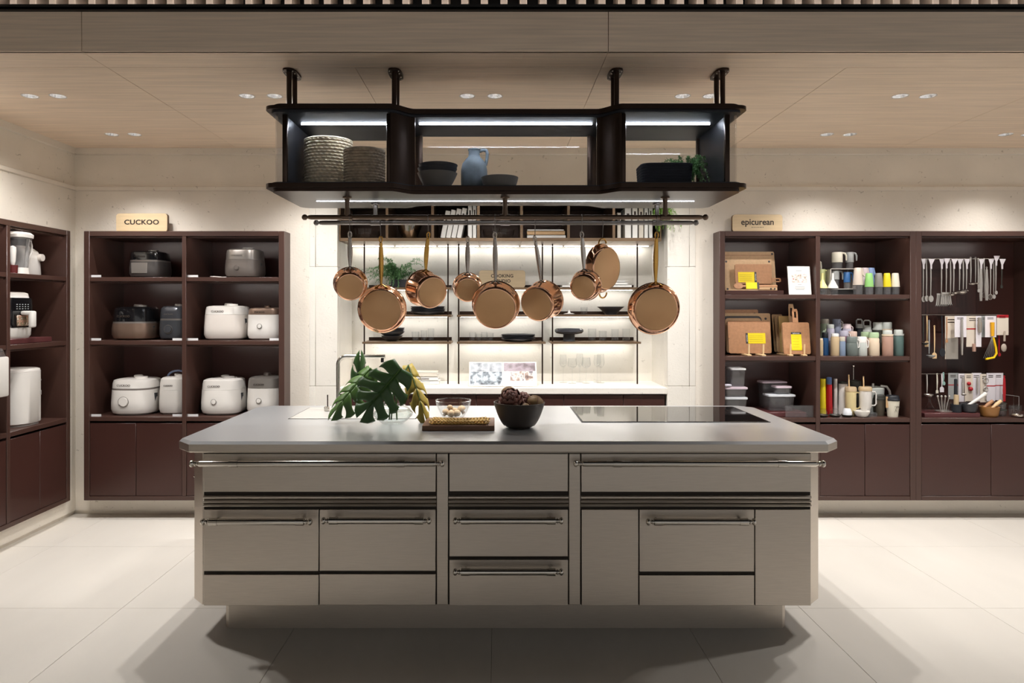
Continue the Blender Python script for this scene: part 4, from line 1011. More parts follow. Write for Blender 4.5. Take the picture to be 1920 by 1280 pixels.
# ---------------------------------------------------------------- wooden signs
def sign(label, x0, x1, z0, z1, y, th, lines, size, sx=1.0, sp=1.0, bold=0.0, small=None, lsp=1.0):
    t = thing('wooden_sign', label, 'sign', ((x0+x1)/2, y, z0), group='wooden signs')
    w, h = x1-x0, z1-z0; r = 0.022
    def rr(o):
        ps = []
        for cx, cz, a0 in ((w/2-r, h-r, 0), (-w/2+r, h-r, PI/2), (-w/2+r, r, PI), (w/2-r, r, 1.5*PI)):
            ps += [(cx+(r-o)*math.cos(a0+PI/2*i/5), cz+(r-o)*math.sin(a0+PI/2*i/5)) for i in range(6)]
        return ps
    obj('core', M().prism(rr(0), -th+0.003, 0, 'y'), SIGNE, t); obj('face', M().prism(rr(0.001), -th, -th+0.0035, 'y'), SIGNW, t)
    text(lines, size, INK, t, (0, -th-0.0004, h*0.52 if not small else h*0.56), sx=sx, sp=sp, bold=bold, lsp=lsp)
    if small:
        m = M(); xq = -0.044
        for wq in (0.014, 0.010, 0.006, 0.012, 0.018, 0.008): m.box(xq, xq+wq, -th-0.0004, -th+0.0002, h*0.26, h*0.285); xq += wq+0.004
        obj('fine_print', m, INK, t)
    return t
sign('wooden sign lettered CUCKOO on the cabinet of rice cookers', WX(218, 4.93), WX(314, 4.93), CZ1+0.0005, WZ(400, 4.93), 4.955, 0.028, 'CUCKOO', 0.047, 1.18, 1.05, 0.0013)
sign('wooden sign lettered epicurean on the cabinet of cutting boards', WX(1373, 4.93), WX(1467, 4.93), CZ1+0.0005, WZ(402, 4.93), 4.955, 0.028, 'epicurean', 0.062, 0.98, 1.0, 0.0012, small=True)
sign('wooden sign lettered COOKING STUDIO behind the large saucepan', WX(898, 5.33), WX(985, 5.33), SZ[0]+0.0005, WZ(506.5, 5.33), 5.35, 0.022, 'COOKING\nSTUDIO', 0.0355, 1.0, 1.06, 0.0009, lsp=1.12)
# ---------------------------------------------------------------- rice cookers
PB = mat('piano_black', (18, 18, 20), 0.1, var=(8, 0.1), coat=0.5)
GSILV = mat('grey_silver', (150, 144, 138), 0.3, 0.6, var=(10, 0.04))
BRZ = mat('bronze_silver', (150, 126, 110), 0.28, 0.7, var=(10, 0.05))
CHAR = mat('charcoal_plastic', (62, 64, 68), 0.35, var=(9, 0.08))
TAUPE = mat('taupe_plastic', (116, 108, 102), 0.35, 0.2, var=(9, 0.05))
LGREY = mat('light_grey_plastic', (168, 164, 160), 0.35, var=(9, 0.04))
TAGP = mat('price_tag', (236, 236, 236), 0.5, var=(10, 0.02))
def cooker(label, p0, p1, ptop, sz, body, lid, band=None, dial=None, knob=None, p=3.2, Y=5.06, split=0.64, panel=None, sq=1.0, taper=0.90, txt=True, side=True, bulge=1.0):
    Yf = Y-0.12
    x0, x1 = WX(p0, Yf), WX(p1, Yf); w = (x1-x0)*0.96; x = (x0+x1)/2
    h = WZ(ptop, Yf)-sz; rx = w/2; ry = min(0.155, rx*1.02); z = sz+0.0005
    t = thing('rice_cooker', label, 'rice cooker', (x, Y, z), group='rice cookers in the brown cabinet')
    H = h*0.93; s = split
    obj('body', M().loft([(0.0, rx*0.78, ry*0.78), (0.006, rx*0.80, ry*0.80), (0.05*H, rx*0.93, ry*0.93), (0.16*H, rx*1.0, ry*1.0), (0.35*H, rx*1.0*bulge, ry*1.0*bulge), (s*H, rx*0.965, ry*0.965)], 40, p), body, t)
    zb = s*H
    if band is not None:
        obj('band', M().loft([(zb, rx*0.955, ry*0.955), (zb+0.012, rx*0.955, ry*0.955)], 40, p), band, t); zb += 0.012
    ld = obj('lid', M().loft([(zb+0.001, rx*0.955, ry*0.955), (zb+(H-zb)*0.55, rx*0.935, ry*0.935), (zb+(H-zb)*0.85, rx*0.90, ry*0.90), (H*0.985, rx*0.80, ry*0.80), (H, rx*0.62, ry*0.62)], 40, p), lid, t)
    obj('steam_cap', M().lathe([(0, H), (rx*0.20, H), (rx*0.20, H+h*0.05), (rx*0.16, H+h*0.07), (0, H+h*0.07)], 20, (-rx*0.05, ry*0.2, 0)), knob or lid, ld)
    if knob is not None:
        obj('grip', M().lathe([(0, H), (rx*0.26, H), (rx*0.26, H+h*0.045), (0, H+h*0.055)], 20, (rx*0.28, -ry*0.15, 0)), knob, ld)
    yf = -ry*1.0
    if panel is not None: obj('control_panel', M().loft([(s*H*0.28, rx*0.45, 0.006), (s*H*0.92, rx*0.48, 0.006)], 28, 4, c=(-rx*0.15, yf+0.002, 0)), panel, t)
    if dial:
        rr = rx*dial
        dc = (-rx*0.12, yf-0.005, s*H*0.55)
        obj('dial_ring', M().torus(dc, rr, 0.0016, 'y', 24, 6), GSILV, t)
        obj('dial', M().lathe([(0, -0.003), (rr*0.8, -0.003), (rr*0.85, 0.004)], 24, dc, 'y'), body if panel is None else GSILV, t)
    if side: obj('hinge_vent', M().rbox(rx*0.93, rx*0.985, -ry*0.35, -ry*0.05, s*H*0.45, s*H*0.85, 0.004), CHAR if body is not CHAR else GSILV, t)
    if txt: text('CUCKOO', rx*0.14, INK if body not in (CHAR, PB, TAUPE) else GSILV, ld, (-rx*0.15, -ry*0.957 if band is None else -ry*0.96, zb+(H-zb)*0.35), ext=0.0008)
    return t
s1, s2, s3 = SL
cooker('black rice cooker with silver front on the top shelf', 233, 301, 466, s1, mat('dark_steel_plastic', (88, 84, 82), 0.3, 0.4, var=(9, 0.05)), PB, GSILV, knob=GSILV, panel=GSILV, split=0.60)
cooker('taupe grey rice cooker with ring dial on the top shelf', 414, 484, 461, s1, TAUPE, GSILV, None, 0.13, knob=LGREY, split=0.62)
cooker('large bronze and black rice cooker on the middle shelf', 200, 281, 570, s2, BRZ, PB, GSILV, knob=GSILV, split=0.50, p=2.8)
cooker('charcoal rice cooker with silver band half behind the divider', 289, 346, 569, s2, CHAR, mat('graphite_lid', (92, 94, 100), 0.25, 0.6, var=(9, 0.05)), GSILV, 0.28, knob=GSILV, split=0.58)
cooker('tall white rice cooker on the middle shelf right bay', 376, 455, 568, s2, WHITE2, WHITE, None, None, knob=WHITE, split=0.74, p=3.6)
cooker('white rice cooker with bronze lid on the middle shelf', 458, 524, 572, s2, WHITE, BRZ, None, 0.14, split=0.78, p=4.5)
cooker('wide white rice cooker with grey band on the lowest shelf', 199, 284, 706, s3, WHITE, WHITE, mat('grey_band', (134, 126, 120), 0.35, 0.3, var=(9, 0.04)), 0.24, knob=WHITE, split=0.70, p=2.9)
tb = cooker('white rice cooker with rounded lid and raised blue handle half behind the divider', 288, 346, 703, s3, WHITE, WHITE, None, None, knob=WHITE, split=0.66, p=3.0)
obj('carry_handle', M().tube([(0.075*math.cos(q), 0.02, 0.265+0.045*math.sin(q)) for q in [PI*i/10 for i in range(11)]], 0.007, 8), mat('blue_grey_plastic', (120, 136, 172), 0.35, var=(9, 0.04)), tb)
cooker('white rice cooker with grey lid and ring dial left of the island', 369, 448, 706, s3, WHITE, WHITE, None, 0.13, knob=LGREY, split=0.70, p=3.0)
cooker('white rice cooker with silver lid behind the island corner', 456, 524, 702, s3, WHITE, GSILV, None, 0.15, split=0.70, p=3.4)
# price tags in clear holders along the shelf edges
k = 0
for px, z, lab in ((178, s1, 'left end of the top shelf'), (360, s1, 'right bay of the top shelf'), (178, s2, 'left end of the middle shelf'), (334, s2, 'dividing post on the middle shelf'), (360, s2, 'right bay of the middle shelf'), (516, s2, 'right end of the middle shelf'), (178, s3, 'left end of the lowest shelf'), (334, s3, 'dividing post on the lowest shelf'), (360, s3, 'right bay of the lowest shelf')):
    t = thing('price_tag', f'white price tag at the {lab} of rice cookers', 'price tag', (WX(px, 4.88), 4.885, z+0.0003), group='price tags on the cabinet shelves')
    obj('card', M().box(-0.042, 0.042, -0.002, 0.0, 0, 0.016), TAGP, t); obj('holder', M().box(-0.046, 0.046, 0.0, 0.012, 0, 0.004), ACRYL, t)
# power cable on the top right shelf
one('power_cable', 'white coiled power cable left of the taupe rice cooker', 'cable', M().tube([(0.03*math.cos(a)+a*0.006, 0.02*math.sin(a), 0.004+0.004*math.sin(a*0.5)) for a in [i*0.5 for i in range(26)]], 0.0028, 6), WHITE, (WX(397, 4.95), 4.95, s1+0.001))
# ---------------------------------------------------------------- white appliances in the left wall cabinet
XI = -3.20
def LY(px, X=XI): return -X*1280/(930-px)
def LT(name, label, cat, yy, z, X=XI, rz=0.0, group=None): return thing(name, label, cat, (X, yy, z), rz, group)
# juicer (white block with knob), faces the room: local -y is front after turning
t = LT('juicer', 'white block-shaped juicer with round knob on the top shelf', 'juicer', 4.63, s1+0.0005, -3.235, PI/2)
obj('body', M().loft([(0, 0.112, 0.10), (0.012, 0.115, 0.105), (0.13, 0.108, 0.10), (0.165, 0.098, 0.092), (0.184, 0.075, 0.07), (0.188, 0.05, 0.05)], 36, 3.6), WHITE, t)
obj('top_plate', M().loft([(0.186, 0.07, 0.06), (0.198, 0.068, 0.058)], 28, 4), WHITE2, t)
obj('knob', M().lathe([(0, -0.022), (0.024, -0.022), (0.026, 0.0), (0, 0.0)], 24, (0.060, -0.100, 0.125), 'y'), WHITE2, t)
# blender jug
t = LT('blender_jug', 'tall clear blender jug with white lid and handle on the top shelf', 'blender', 4.435, s1+0.0005, -3.10, PI/2)
obj('foot', M().loft([(0, 0.05, 0.05), (0.04, 0.046, 0.046)], 24, 3.5), WHITE, t)
obj('jug', M().loft([(0.04, 0.045, 0.045), (0.24, 0.072, 0.066), (0.24, 0.069, 0.063), (0.045, 0.042, 0.042)], 28, 3.0), ACRYL, t)
obj('lid', M().loft([(0.235, 0.076, 0.070), (0.255, 0.078, 0.072), (0.27, 0.06, 0.055)], 28, 3.0), WHITE, t)
obj('spine', M().tube([(0.050, -0.01, 0.03), (0.062, -0.01, 0.14), (0.076, -0.01, 0.25)], 0.010, 10), WHITE, t)
obj('handle', M().tube([(0.072, -0.01, 0.225), (0.098, -0.01, 0.222), (0.108, -0.01, 0.19), (0.108, -0.01, 0.15), (0.064, -0.01, 0.085)], 0.006, 10), WHITE, t)
t = LT('hand_blender', 'white upright hand mixer cup at the cabinet divider on the top shelf', 'mixer', 4.325, s1+0.0005, -3.062, PI/2)
obj('cup', M().lathe([(0, 0), (0.026, 0), (0.03, 0.05), (0, 0.05)], 18), mat('maroon_plastic', (92, 36, 36), 0.35, var=(8, 0.05)), t)
obj('grip', M().lathe([(0, 0.05), (0.010, 0.052), (0.016, 0.075), (0.020, 0.14), (0.018, 0.165), (0, 0.175)], 18), WHITE, t)
# riser and air fryer
rb = LT('riser_board', 'flat maroon riser board under the air fryer', 'riser', 4.52, s2+0.0005, -3.22, PI/2)
obj('board', M().rbox(-0.23, 0.20, -0.15, 0.15, 0, 0.034, 0.003), mat('maroon_board', (92, 50, 50), 0.35, var=(5, 0.05)), rb)
t = LT('air_fryer', 'white air fryer with black front and big white handle', 'air fryer', 4.425, s2+0.0352, -3.20, PI/2)
obj('body', M().loft([(0, 0.118, 0.115), (0.02, 0.128, 0.125), (0.10, 0.132, 0.128), (0.26, 0.122, 0.118), (0.292, 0.116, 0.112), (0.30, 0.100, 0.095)], 40, 5.0), WHITE, t)
fp = obj('front_panel', M().loft([(0.07, 0.095, 0.016), (0.09, 0.112, 0.018), (0.25, 0.106, 0.018), (0.262, 0.098, 0.016)], 32, 5, c=(0, -0.112, 0)), PB, t)
m = M()
for r_ in range(3):
    for c_ in range(5): m.box(-0.055+c_*0.026, -0.047+c_*0.026, -0.1325, -0.129, 0.190+r_*0.014, 0.193+r_*0.014)
obj('display', m, TAGP, fp)
obj('window', M().rbox(-0.055, 0.055, -0.138, -0.126, 0.08, 0.150, 0.006), photo_mat('print_food', [(120, 70, 50), (190, 150, 130), (96, 96, 62), (214, 190, 180)], 50, 3.0), t)
hd = M().rbox(-0.022, 0.030, -0.200, -0.130, 0.150, 0.178, 0.010, 2); hd.rbox(-0.022, 0.030, -0.205, -0.180, 0.070, 0.178, 0.010, 2)
obj('handle', hd, WHITE, t)
# white storage drum on the lowest shelf
t = LT('rice_dispenser', 'large white curved-front bin appliance on the lowest shelf', 'dispenser', 4.535, s3+0.0005, -3.20, PI/2)
obj('body', M().loft([(0.012, 0.135, 0.13), (0.018, 0.140, 0.135), (0.355, 0.140, 0.135)], 48, 2.6), WHITE, t)
obj('base', M().loft([(0, 0.130, 0.125), (0.014, 0.130, 0.125)], 40, 2.6), LGREY, t)
obj('lid', M().loft([(0.356, 0.138, 0.133), (0.368, 0.136, 0.131), (0.374, 0.12, 0.115)], 48, 2.6), WHITE, t)
obj('indicator', M().lathe([(0, -0.002), (0.009, -0.002), (0.009, 0.004)], 18, (0.075, -0.122, 0.29), 'y'), LGREY, t)
obj('buttons', M().box(0.070, 0.080, -0.127, -0.12, 0.19, 0.22), LGREY, t)
# appliance cut by the left picture edge
t = thing('drip_machine', 'white boxy drink machine cut by the left edge of the picture', 'machine', (-3.07, 4.015, s3+0.0005), PI/2)
obj('body', M().rbox(-0.15, 0.10, 0.0, 0.22, 0, 0.48, 0.012, 2), WHITE, t)
obj('front_arm', M().rbox(-0.15, 0.125, -0.12, 0.0, 0.24, 0.48, 0.010, 2), WHITE, t)
obj('tank', M().loft([(0.481, 0.065, 0.035), (0.53, 0.045, 0.025)], 24, 4, c=(0.05, -0.083, 0)), ACRYL, t)
obj('cup_plate', M().rbox(-0.14, 0.03, -0.11, 0.0, 0, 0.012, 0.003), CHAR, t)
# ================================================================ right cabinets
r1, r2, r3 = SR
def clay(name, rgb, rough=0.4): 
    return MT[name] if name in MT else mat(name, rgb, rough, var=(9, 0.04))
# ---------------------------------------------------------------- cutting boards
def board(label, px0, px1, py0, Y, sz, mt, lean=8, th=0.008, handle=None, holes=(), groove=False, tagpos=None, r=0.012, rz=0, group='cutting boards', side=0, grip=None, ptop_handle=None):
    x0, x1 = WX(px0, Y), WX(px1, Y); w = x1-x0; h = WZ(py0, Y)-sz
    t = thing('cutting_board', label, 'cutting board', ((x0+x1)/2, Y, sz+0.001), rot=(math.radians(-lean), math.radians(side), rz), group=group)
    def rr(w, h, r, z0=0):
        ps = []
        for cx, cz, a0 in ((w/2-r, z0+h-r, 0), (-w/2+r, z0+h-r, PI/2), (-w/2+r, z0+r, PI), (w/2-r, z0+r, 1.5*PI)):
            ps += [(cx+r*math.cos(a0+PI/2*i/4), cz+r*math.sin(a0+PI/2*i/4)) for i in range(5)]
        return ps
    pl = obj('board', M().prism(rr(w, h, r), 0, th, 'y'), mt, t)
    if grip:       # upright handle with a slot: (centre x offset, width, height)
        gx_, gw, gh = grip
        m = M().prism([(gx_-gw/2, h-0.005), (gx_+gw/2, h-0.005), (gx_+gw/2, h+gh*0.35), (gx_-gw/2, h+gh*0.35)], 0, th, 'y')
        for s in (-1, 1): m.prism([(gx_+s*gw/2, h+gh*0.35), (gx_+s*gw*0.22, h+gh*0.35), (gx_+s*gw*0.22, h+gh*0.8), (gx_+s*gw/2, h+gh*0.8)], 0, th, 'y')
        m.prism([(gx_-gw/2, h+gh*0.8), (gx_+gw/2, h+gh*0.8), (gx_+gw*0.38, h+gh), (gx_-gw*0.38, h+gh)], 0, th, 'y')
        obj('handle', m, mt, t)
    if handle:     # sideways handle to the right
        hz, hh, hl = handle
        m = M().prism([(w/2-0.005, hz-hh/2), (w/2+hl*0.35, hz-hh/2), (w/2+hl*0.35, hz+hh/2), (w/2-0.005, hz+hh/2)], 0, th, 'y')
        for s in (-1, 1): m.prism([(w/2+hl*0.35, hz+s*hh/2), (w/2+hl*0.35, hz+s*hh*0.22), (w/2+hl*0.85, hz+s*hh*0.22), (w/2+hl*0.85, hz+s*hh/2)], 0, th, 'y')
        m.prism([(w/2+hl*0.85, hz-hh/2), (w/2+hl, hz-hh*0.35), (w/2+hl, hz+hh*0.35), (w/2+hl*0.85, hz+hh/2)], 0, th, 'y')
        obj('handle', m, mt, t)
    for (hx, hz, hr) in holes:
        obj('peg_hole', M().lathe([(0, -0.0006), (hr, -0.0006), (hr, 0.001)], 16, (hx*w/2, 0, hz*h), 'y'), MDFK, t)
    if groove: obj('juice_groove', M().box(-w/2+0.015, w/2-0.015, -0.0006, 0.0005, h*0.90, h*0.915), MDFN, t)
    if tagpos:     # yellow card with black band: (x0, x1, z0, z1 as fractions, band side)
        a, b, c, d, bs = tagpos
        xa, xb, za, zb = -w/2+a*w, -w/2+b*w, c*h, d*h
        cd = obj('card', M().box(xa, xb, -0.0018, -0.0006, za, zb), YEL, t)
        if bs == 'l': q = (xa-0.016, xa, za, zb)
        elif bs == 'r': q = (xb, xb+0.016, za, zb)
        else: q = (xa, xb, zb, zb+0.016)
        obj('brand_band', M().box(q[0], q[1], -0.0019, -0.0006, q[2], q[3]), MDFK, cd)
        text('epicurean', min(0.013, 0.9*(max(q[1]-q[0], q[3]-q[2]))/5), TAGP, cd, ((q[0]+q[1])/2, -0.0022, (q[2]+q[3])/2), rot=(PI/2, (0 if bs == 't' else -PI/2), 0), ext=0.0002)
        m = M()
        for i in range(4): m.box(xa+0.008, xb-0.02, -0.0021, -0.0017, za+(zb-za)*(0.2+0.17*i), za+(zb-za)*(0.2+0.17*i)+0.0012)
        obj('fine_print', m, INK, cd)
    return t
one('riser_board', 'dark low riser under the cutting boards on the top shelf', 'riser', M().rbox(WX(1359, 4.9), WX(1468, 4.9), 4.885, 5.12, r1+0.0003, r1+0.030, 0.002), LACQ, (0, 0, 0))
zz = r1+0.0305
board('largest pale board with groove at the back of the top shelf', 1358, 1456, 470, 5.085, zz, MDFB, 9, holes=((0.92, 0.94, 0.008), (0.92, 0.05, 0.008)), groove=True)
board('pale board with three dark holes leaning on the largest', 1360, 1450, 485, 5.045, zz, MDFB, 9, holes=((-0.9, 0.93, 0.008), (0.9, 0.93, 0.008), (-0.9, 0.06, 0.008)))
board('small brown paddle board with yellow card on the top shelf', 1379, 1448, 495, 5.00, zz+0.050, MDFN, 6, handle=(0.028, 0.030, 0.065), tagpos=(0.08, 0.52, 0.08, 0.60, 'r'))
# wooden spoon with card
t = thing('wooden_spoon', 'flat wooden spoon with yellow card before the boards', 'spoon', (WX(1418, 4.95), 4.95, zz+0.012), rot=(math.radians(-8), 0, 0))
obj('spoon', M().loft([(0, 0.034, 0.022), (0.006, 0.034, 0.022)], 24, 2).xf(Matrix.Translation((-0.130, 0, 0.022)) @ Matrix.Rotation(PI/2, 4, 'X')).rbox(-0.10, 0.155, -0.003, 0.003, 0.012, 0.030, 0.003), MDFN, t)
cd = obj('card', M().box(-0.075, 0.005, -0.006, -0.004, 0.0, 0.048), YEL, t); obj('brand_band', M().box(0.005, 0.020, -0.006, -0.004, 0.0, 0.048), MDFK, cd)
t = thing('cutting_board', 'narrow pale board with two holes low behind the spoon', 'cutting board', (WX(1440, 4.985), 4.985, zz), rot=(math.radians(-6), 0, 0), group='cutting boards')
obj('board', M().rbox(-0.07, 0.070, 0, 0.008, 0, 0.030, 0.003), MDFB, t)
for q in (0.022, 0.050): obj('peg_hole', M().lathe([(0, -0.0006), (0.007, -0.0006), (0.007, 0.001)], 14, (q, 0, 0.014), 'y'), MDFK, t)
# framed recipe card
t = thing('recipe_stand', 'white recipe card with a food photograph in a clear stand', 'card stand', (WX(1500, 4.90), 4.895, r1+0.001), rot=(math.radians(-7), 0, math.radians(4)))
obj('card', M().box(-0.083, 0.083, 0, 0.003, 0, 0.205), PAPER, t)
obj('photograph', M().box(-0.055, 0.055, -0.0008, 0.0002, 0.088, 0.150), photo_mat('print_salad', [(70, 100, 50), (214, 190, 180), (236, 232, 226), (206, 92, 80)], 40, 6.0), t)
m = M()
for z_, w_ in ((0.172, 0.03), (0.070, 0.02), (0.054, 0.05), (0.045, 0.055), (0.036, 0.045)): m.box(-w_/1.4, w_/1.4, -0.0008, 0.0002, z_, z_+0.003)
obj('fine_print', m, LGREY, t); obj('stand', M().box(-0.086, 0.086, 0.003, 0.006, 0, 0.208).box(-0.086, 0.086, 0.0, 0.02, 0.003, 0.006), ACRYL, t)
# middle shelf boards
zz = r2+0.012
board('grey-brown board with a hole at the back left of the middle shelf', 1357, 1424, 580, 5.18, zz, MDFN, 5, holes=((0.8, 0.9, 0.008),))
board('large pale board standing behind on the middle shelf', 1358, 1447, 587, 5.12, zz, MDFB, 6, holes=((0.8, 0.86, 0.009),))
board('slate-edged rounded board on the middle shelf', 1358, 1431, 592, 5.07, zz, MDFK, 7, r=0.03)
board('pale rounded board before the slate one', 1362, 1430, 596, 5.045, zz, MDFB, 7, r=0.025)
board('brown front board with yellow card and black band', 1367, 1447, 601, 5.0, zz, MDFN, 8, r=0.014, tagpos=(0.46, 0.87, 0.30, 0.62, 'l'), holes=((-0.97, 0.45, 0.003),))
board('pale tall board on edge in the middle of the middle shelf', 1449, 1476, 589, 5.19, zz, MDFB, 5, rz=0.5)
board('second pale board on edge in the middle of the middle shelf', 1456, 1482, 592, 5.15, zz, MDFB, 6, rz=0.4)
board('yellowish board on edge beside the paddle boards', 1463, 1492, 592, 5.11, zz, clay('bamboo', (214, 182, 120)), 6, rz=0.25)
board('dark board standing behind the paddle boards', 1462, 1494, 592, 5.16, zz, MDFK, 5)
board('pale paddle board with tall slotted handle', 1468, 1503, 607, 5.06, zz, MDFB, 7, grip=(0.010, 0.040, 0.15))
board('brown paddle board with slotted handle and yellow card', 1470, 1520.5, 604, 4.915, zz, MDFN, 8, grip=(0.0, 0.040, 0.098), tagpos=(0.30, 0.68, 0.12, 0.62, 't'))
for i, px in enumerate((1404, 1431, 1482, 1508)):
    t = thing('peg_stand', f'{["first", "second", "third", "fourth"][i]} beech peg from the left holding the boards', 'peg', (WX(px, 4.895), 4.898, r2+0.0005), group='beech pegs before the boards')
    obj('foot', M().rbox(-0.015, 0.015, -0.02, 0.20, 0, 0.011, 0.002), LIGHTW, t); obj('peg', M().cyl((0, -0.005, 0.008), (0, -0.005, 0.085), 0.0065, 12), LIGHTW, t)
# ---------------------------------------------------------------- storage boxes, lowest shelf
def box_(label, px0, px1, py0, py1, Y, lid, z=None, d=0.14, lidh=0.014, name='storage_box', p=7):
    x0, x1 = WX(px0, Y), WX(px1, Y); zt, zb = WZ(py0, Y), (WZ(py1, Y) if z is None else z); w = (x1-x0)*0.92; h = zt-zb
    t = thing(name, label, 'storage box', ((x0+x1)/2, Y+d/2, zb+0.0006), group='clear storage boxes')
    obj('body', M().loft([(0, w*0.42, d*0.42), (0.004, w*0.44, d*0.44), (h-lidh, w*0.485, d*0.485), (h-lidh, w*0.465, d*0.465), (0.006, w*0.42, d*0.42)], 32, p), ACRYL, t)
    obj('lid', M().loft([(h-lidh, w*0.52, d*0.52), (h-0.003, w*0.52, d*0.52), (h, w*0.46, d*0.46)], 32, p), lid, t)
    return t
LIL = clay('lilac_lid', (214, 196, 206)); LAV = clay('lavender_lid', (222, 218, 232)); PWH = clay('pale_blue_lid', (224, 228, 232))
rz3 = r3+0.0005
one('riser_board', 'dark maroon riser under the storage boxes', 'riser', M().rbox(WX(1420, 4.9), WX(1515, 4.9), 4.92, 5.25, rz3, rz3+0.03, 0.002), MT['maroon_board'], (0, 0, 0))
b0 = rz3
t = box_('lowest pale-lidded box of the left stack of storage boxes', 1357, 1405, 745, 783, 4.93, PWH, b0); zt = WZ(745, 4.93)
box_('middle lilac-lidded box of the left stack of storage boxes', 1357, 1405, 726, 745, 4.93, LIL, zt); zt = WZ(726, 4.93)
box_('tall clear box with white lid topmost at the left', 1369, 1401, 690, 726, 4.95, PWH, zt+0.001)
box_('small lavender-lidded box topmost at the far left', 1356.5, 1373, 721, 726, 4.92, LAV, zt+0.0005, d=0.06, lidh=0.008)
b1 = rz3+0.0305
box_('pale-lidded clear box in front of the right stack', 1440, 1495, 740, 770, 4.98, PWH, b1, d=0.13)
box_('small lilac-lidded box on the pale-lidded one', 1454, 1487, 724, 740, 4.995, LIL, WZ(740, 4.98), d=0.10)
box_('tall lilac-lidded clear box behind at the right', 1427, 1479, 715, 768, 5.13, LIL, b1, d=0.11)
t = thing('acrylic_stand', 'empty clear acrylic sign holder on the lowest shelf', 'sign holder', (WX(1499, 4.89), 4.89, rz3), rot=(0, 0, 0))
obj('plate', M().box(-0.1, 0.1, 0, 0.003, 0.003, 0.085), ACRYL, t); obj('foot', M().box(-0.104, 0.104, -0.015, 0.06, 0, 0.003), GLASS_V, t)
# ---------------------------------------------------------------- oil pots and dispensers, top shelf
CRM = clay('cream_plastic', (222, 216, 198)); PGR = clay('pale_grey_plastic', (160, 162, 160)); LIM = clay('pale_lime_plastic', (206, 212, 150)); GRN = clay('leaf_green_plastic', (142, 196, 116))
PNK = clay('pale_pink_plastic', (222, 204, 208)); SKY = clay('sky_blue_plastic', (150, 176, 222)); YLW = clay('yellow_plastic', (226, 204, 30)); NBL = clay('ocean_blue_plastic', (50, 96, 148)); BEI = clay('beige_plastic', (206, 192, 178)); BUT = clay('butter_plastic', (240, 226, 150)); STG = clay('stone_grey_plastic', (130, 126, 120))
def pot(label, px0, px1, py0, py1, Y, top, z=None, hpx=0.5, handle=True):
    x0, x1 = WX(px0, Y), WX(px1, Y); r = (x1-x0)/2; zt = WZ(py0, Y); zb = WZ(py1, Y) if z is None else z; h = zt-zb; k = h*(1-hpx)
    t = thing('oil_pot', label, 'oil pot', ((x0+x1)/2, Y, zb+0.0005), group='oil pots and dispensers')
    obj('glass', M().lathe([(0, 0), (r*0.92, 0), (r*0.94, k), (r*0.88, k), (r*0.86, 0.005), (0, 0.005)], 24), ACRYL, t)
    obj('hood', M().lathe([(r*0.5, k), (r, k), (r, h*0.97), (r*0.92, h), (0, h)], 26), top, t)
    if handle: obj('handle', M().tube([(r*0.85, -0.004, h*0.96), (r*1.45, -0.006, h*0.93), (r*1.72, -0.006, h*0.80), (r*1.75, -0.006, h*0.5)], [0.006, 0.0065, 0.0065, 0.005], 8), top, t)
    return t
zt = WZ(504, 5.0)
t = thing('display_shelf', 'small white-edged box riser carrying two oil pots', 'riser', (WX(1575, 5.0), 5.0, r1+0.0005))
xa, xb = WX(1551, 5.0)-WX(1575, 5.0), WX(1599.5, 5.0)-WX(1575, 5.0); hz = zt-r1-0.0005
obj('frame', M().box(xa, xb, -0.05, 0.07, hz-0.004, hz).box(xb-0.004, xb, -0.05, 0.07, 0.04, hz).box(xa, xb, -0.05, 0.07, 0.04, 0.044).box(xa, xa+0.004, -0.05, 0.07, 0, hz), WHITE2, t)
obj('plinth', M().box(xa+0.005, xb, -0.04, 0.07, 0, 0.04), BLACK, t)
pot('cream oil pot on the box riser', 1560, 1579, 473, 504, 4.98, CRM, zt, 0.62)
pot('grey oil pot on the box riser', 1586, 1600, 473, 504, 5.02, PGR, zt, 0.6)
pot('blue oil pot inside the box riser', 1582, 1594, 510, 538, 4.98, NBL, r1+0.0455, 0.62)
pot('bluish grey oil pot left of the box riser', 1556, 1573, 507, 552, 5.0, PGR, r1+0.045, 0.5)
pot('pale lime oil pot at the left end of the top shelf', 1533, 1547, 505, 552, 5.02, LIM, r1, 0.5)
pot('white-handled oil pot behind at the left end of the top shelf', 1528, 1536, 487, 552, 5.10, CRM, r1, 0.5)
def flask(label, px0, px1, py0, Y, top):
    x0, x1 = WX(px0, Y), WX(px1, Y); r = (x1-x0)/2; h = WZ(py0, Y)-r1
    t = thing('cone_dispenser', label, 'dispenser', ((x0+x1)/2, Y, r1+0.0005), group='oil pots and dispensers')
    obj('glass', M().lathe([(0, 0), (r*0.95, 0), (r*0.98, h*0.30), (r*0.9, h*0.30), (0, 0.006)], 24), ACRYL, t)
    obj('cone', M().lathe([(r, h*0.30), (r*0.95, h*0.36), (r*0.30, h*0.66), (r*0.22, h*0.70), (r*0.20, h), (0, h)], 26), top, t)
flask('butter yellow cone-topped dispenser', 1533, 1551, 512, 4.91, BUT); flask('white cone-topped dispenser beside the yellow one', 1552, 1571, 512, 4.92, WHITE)
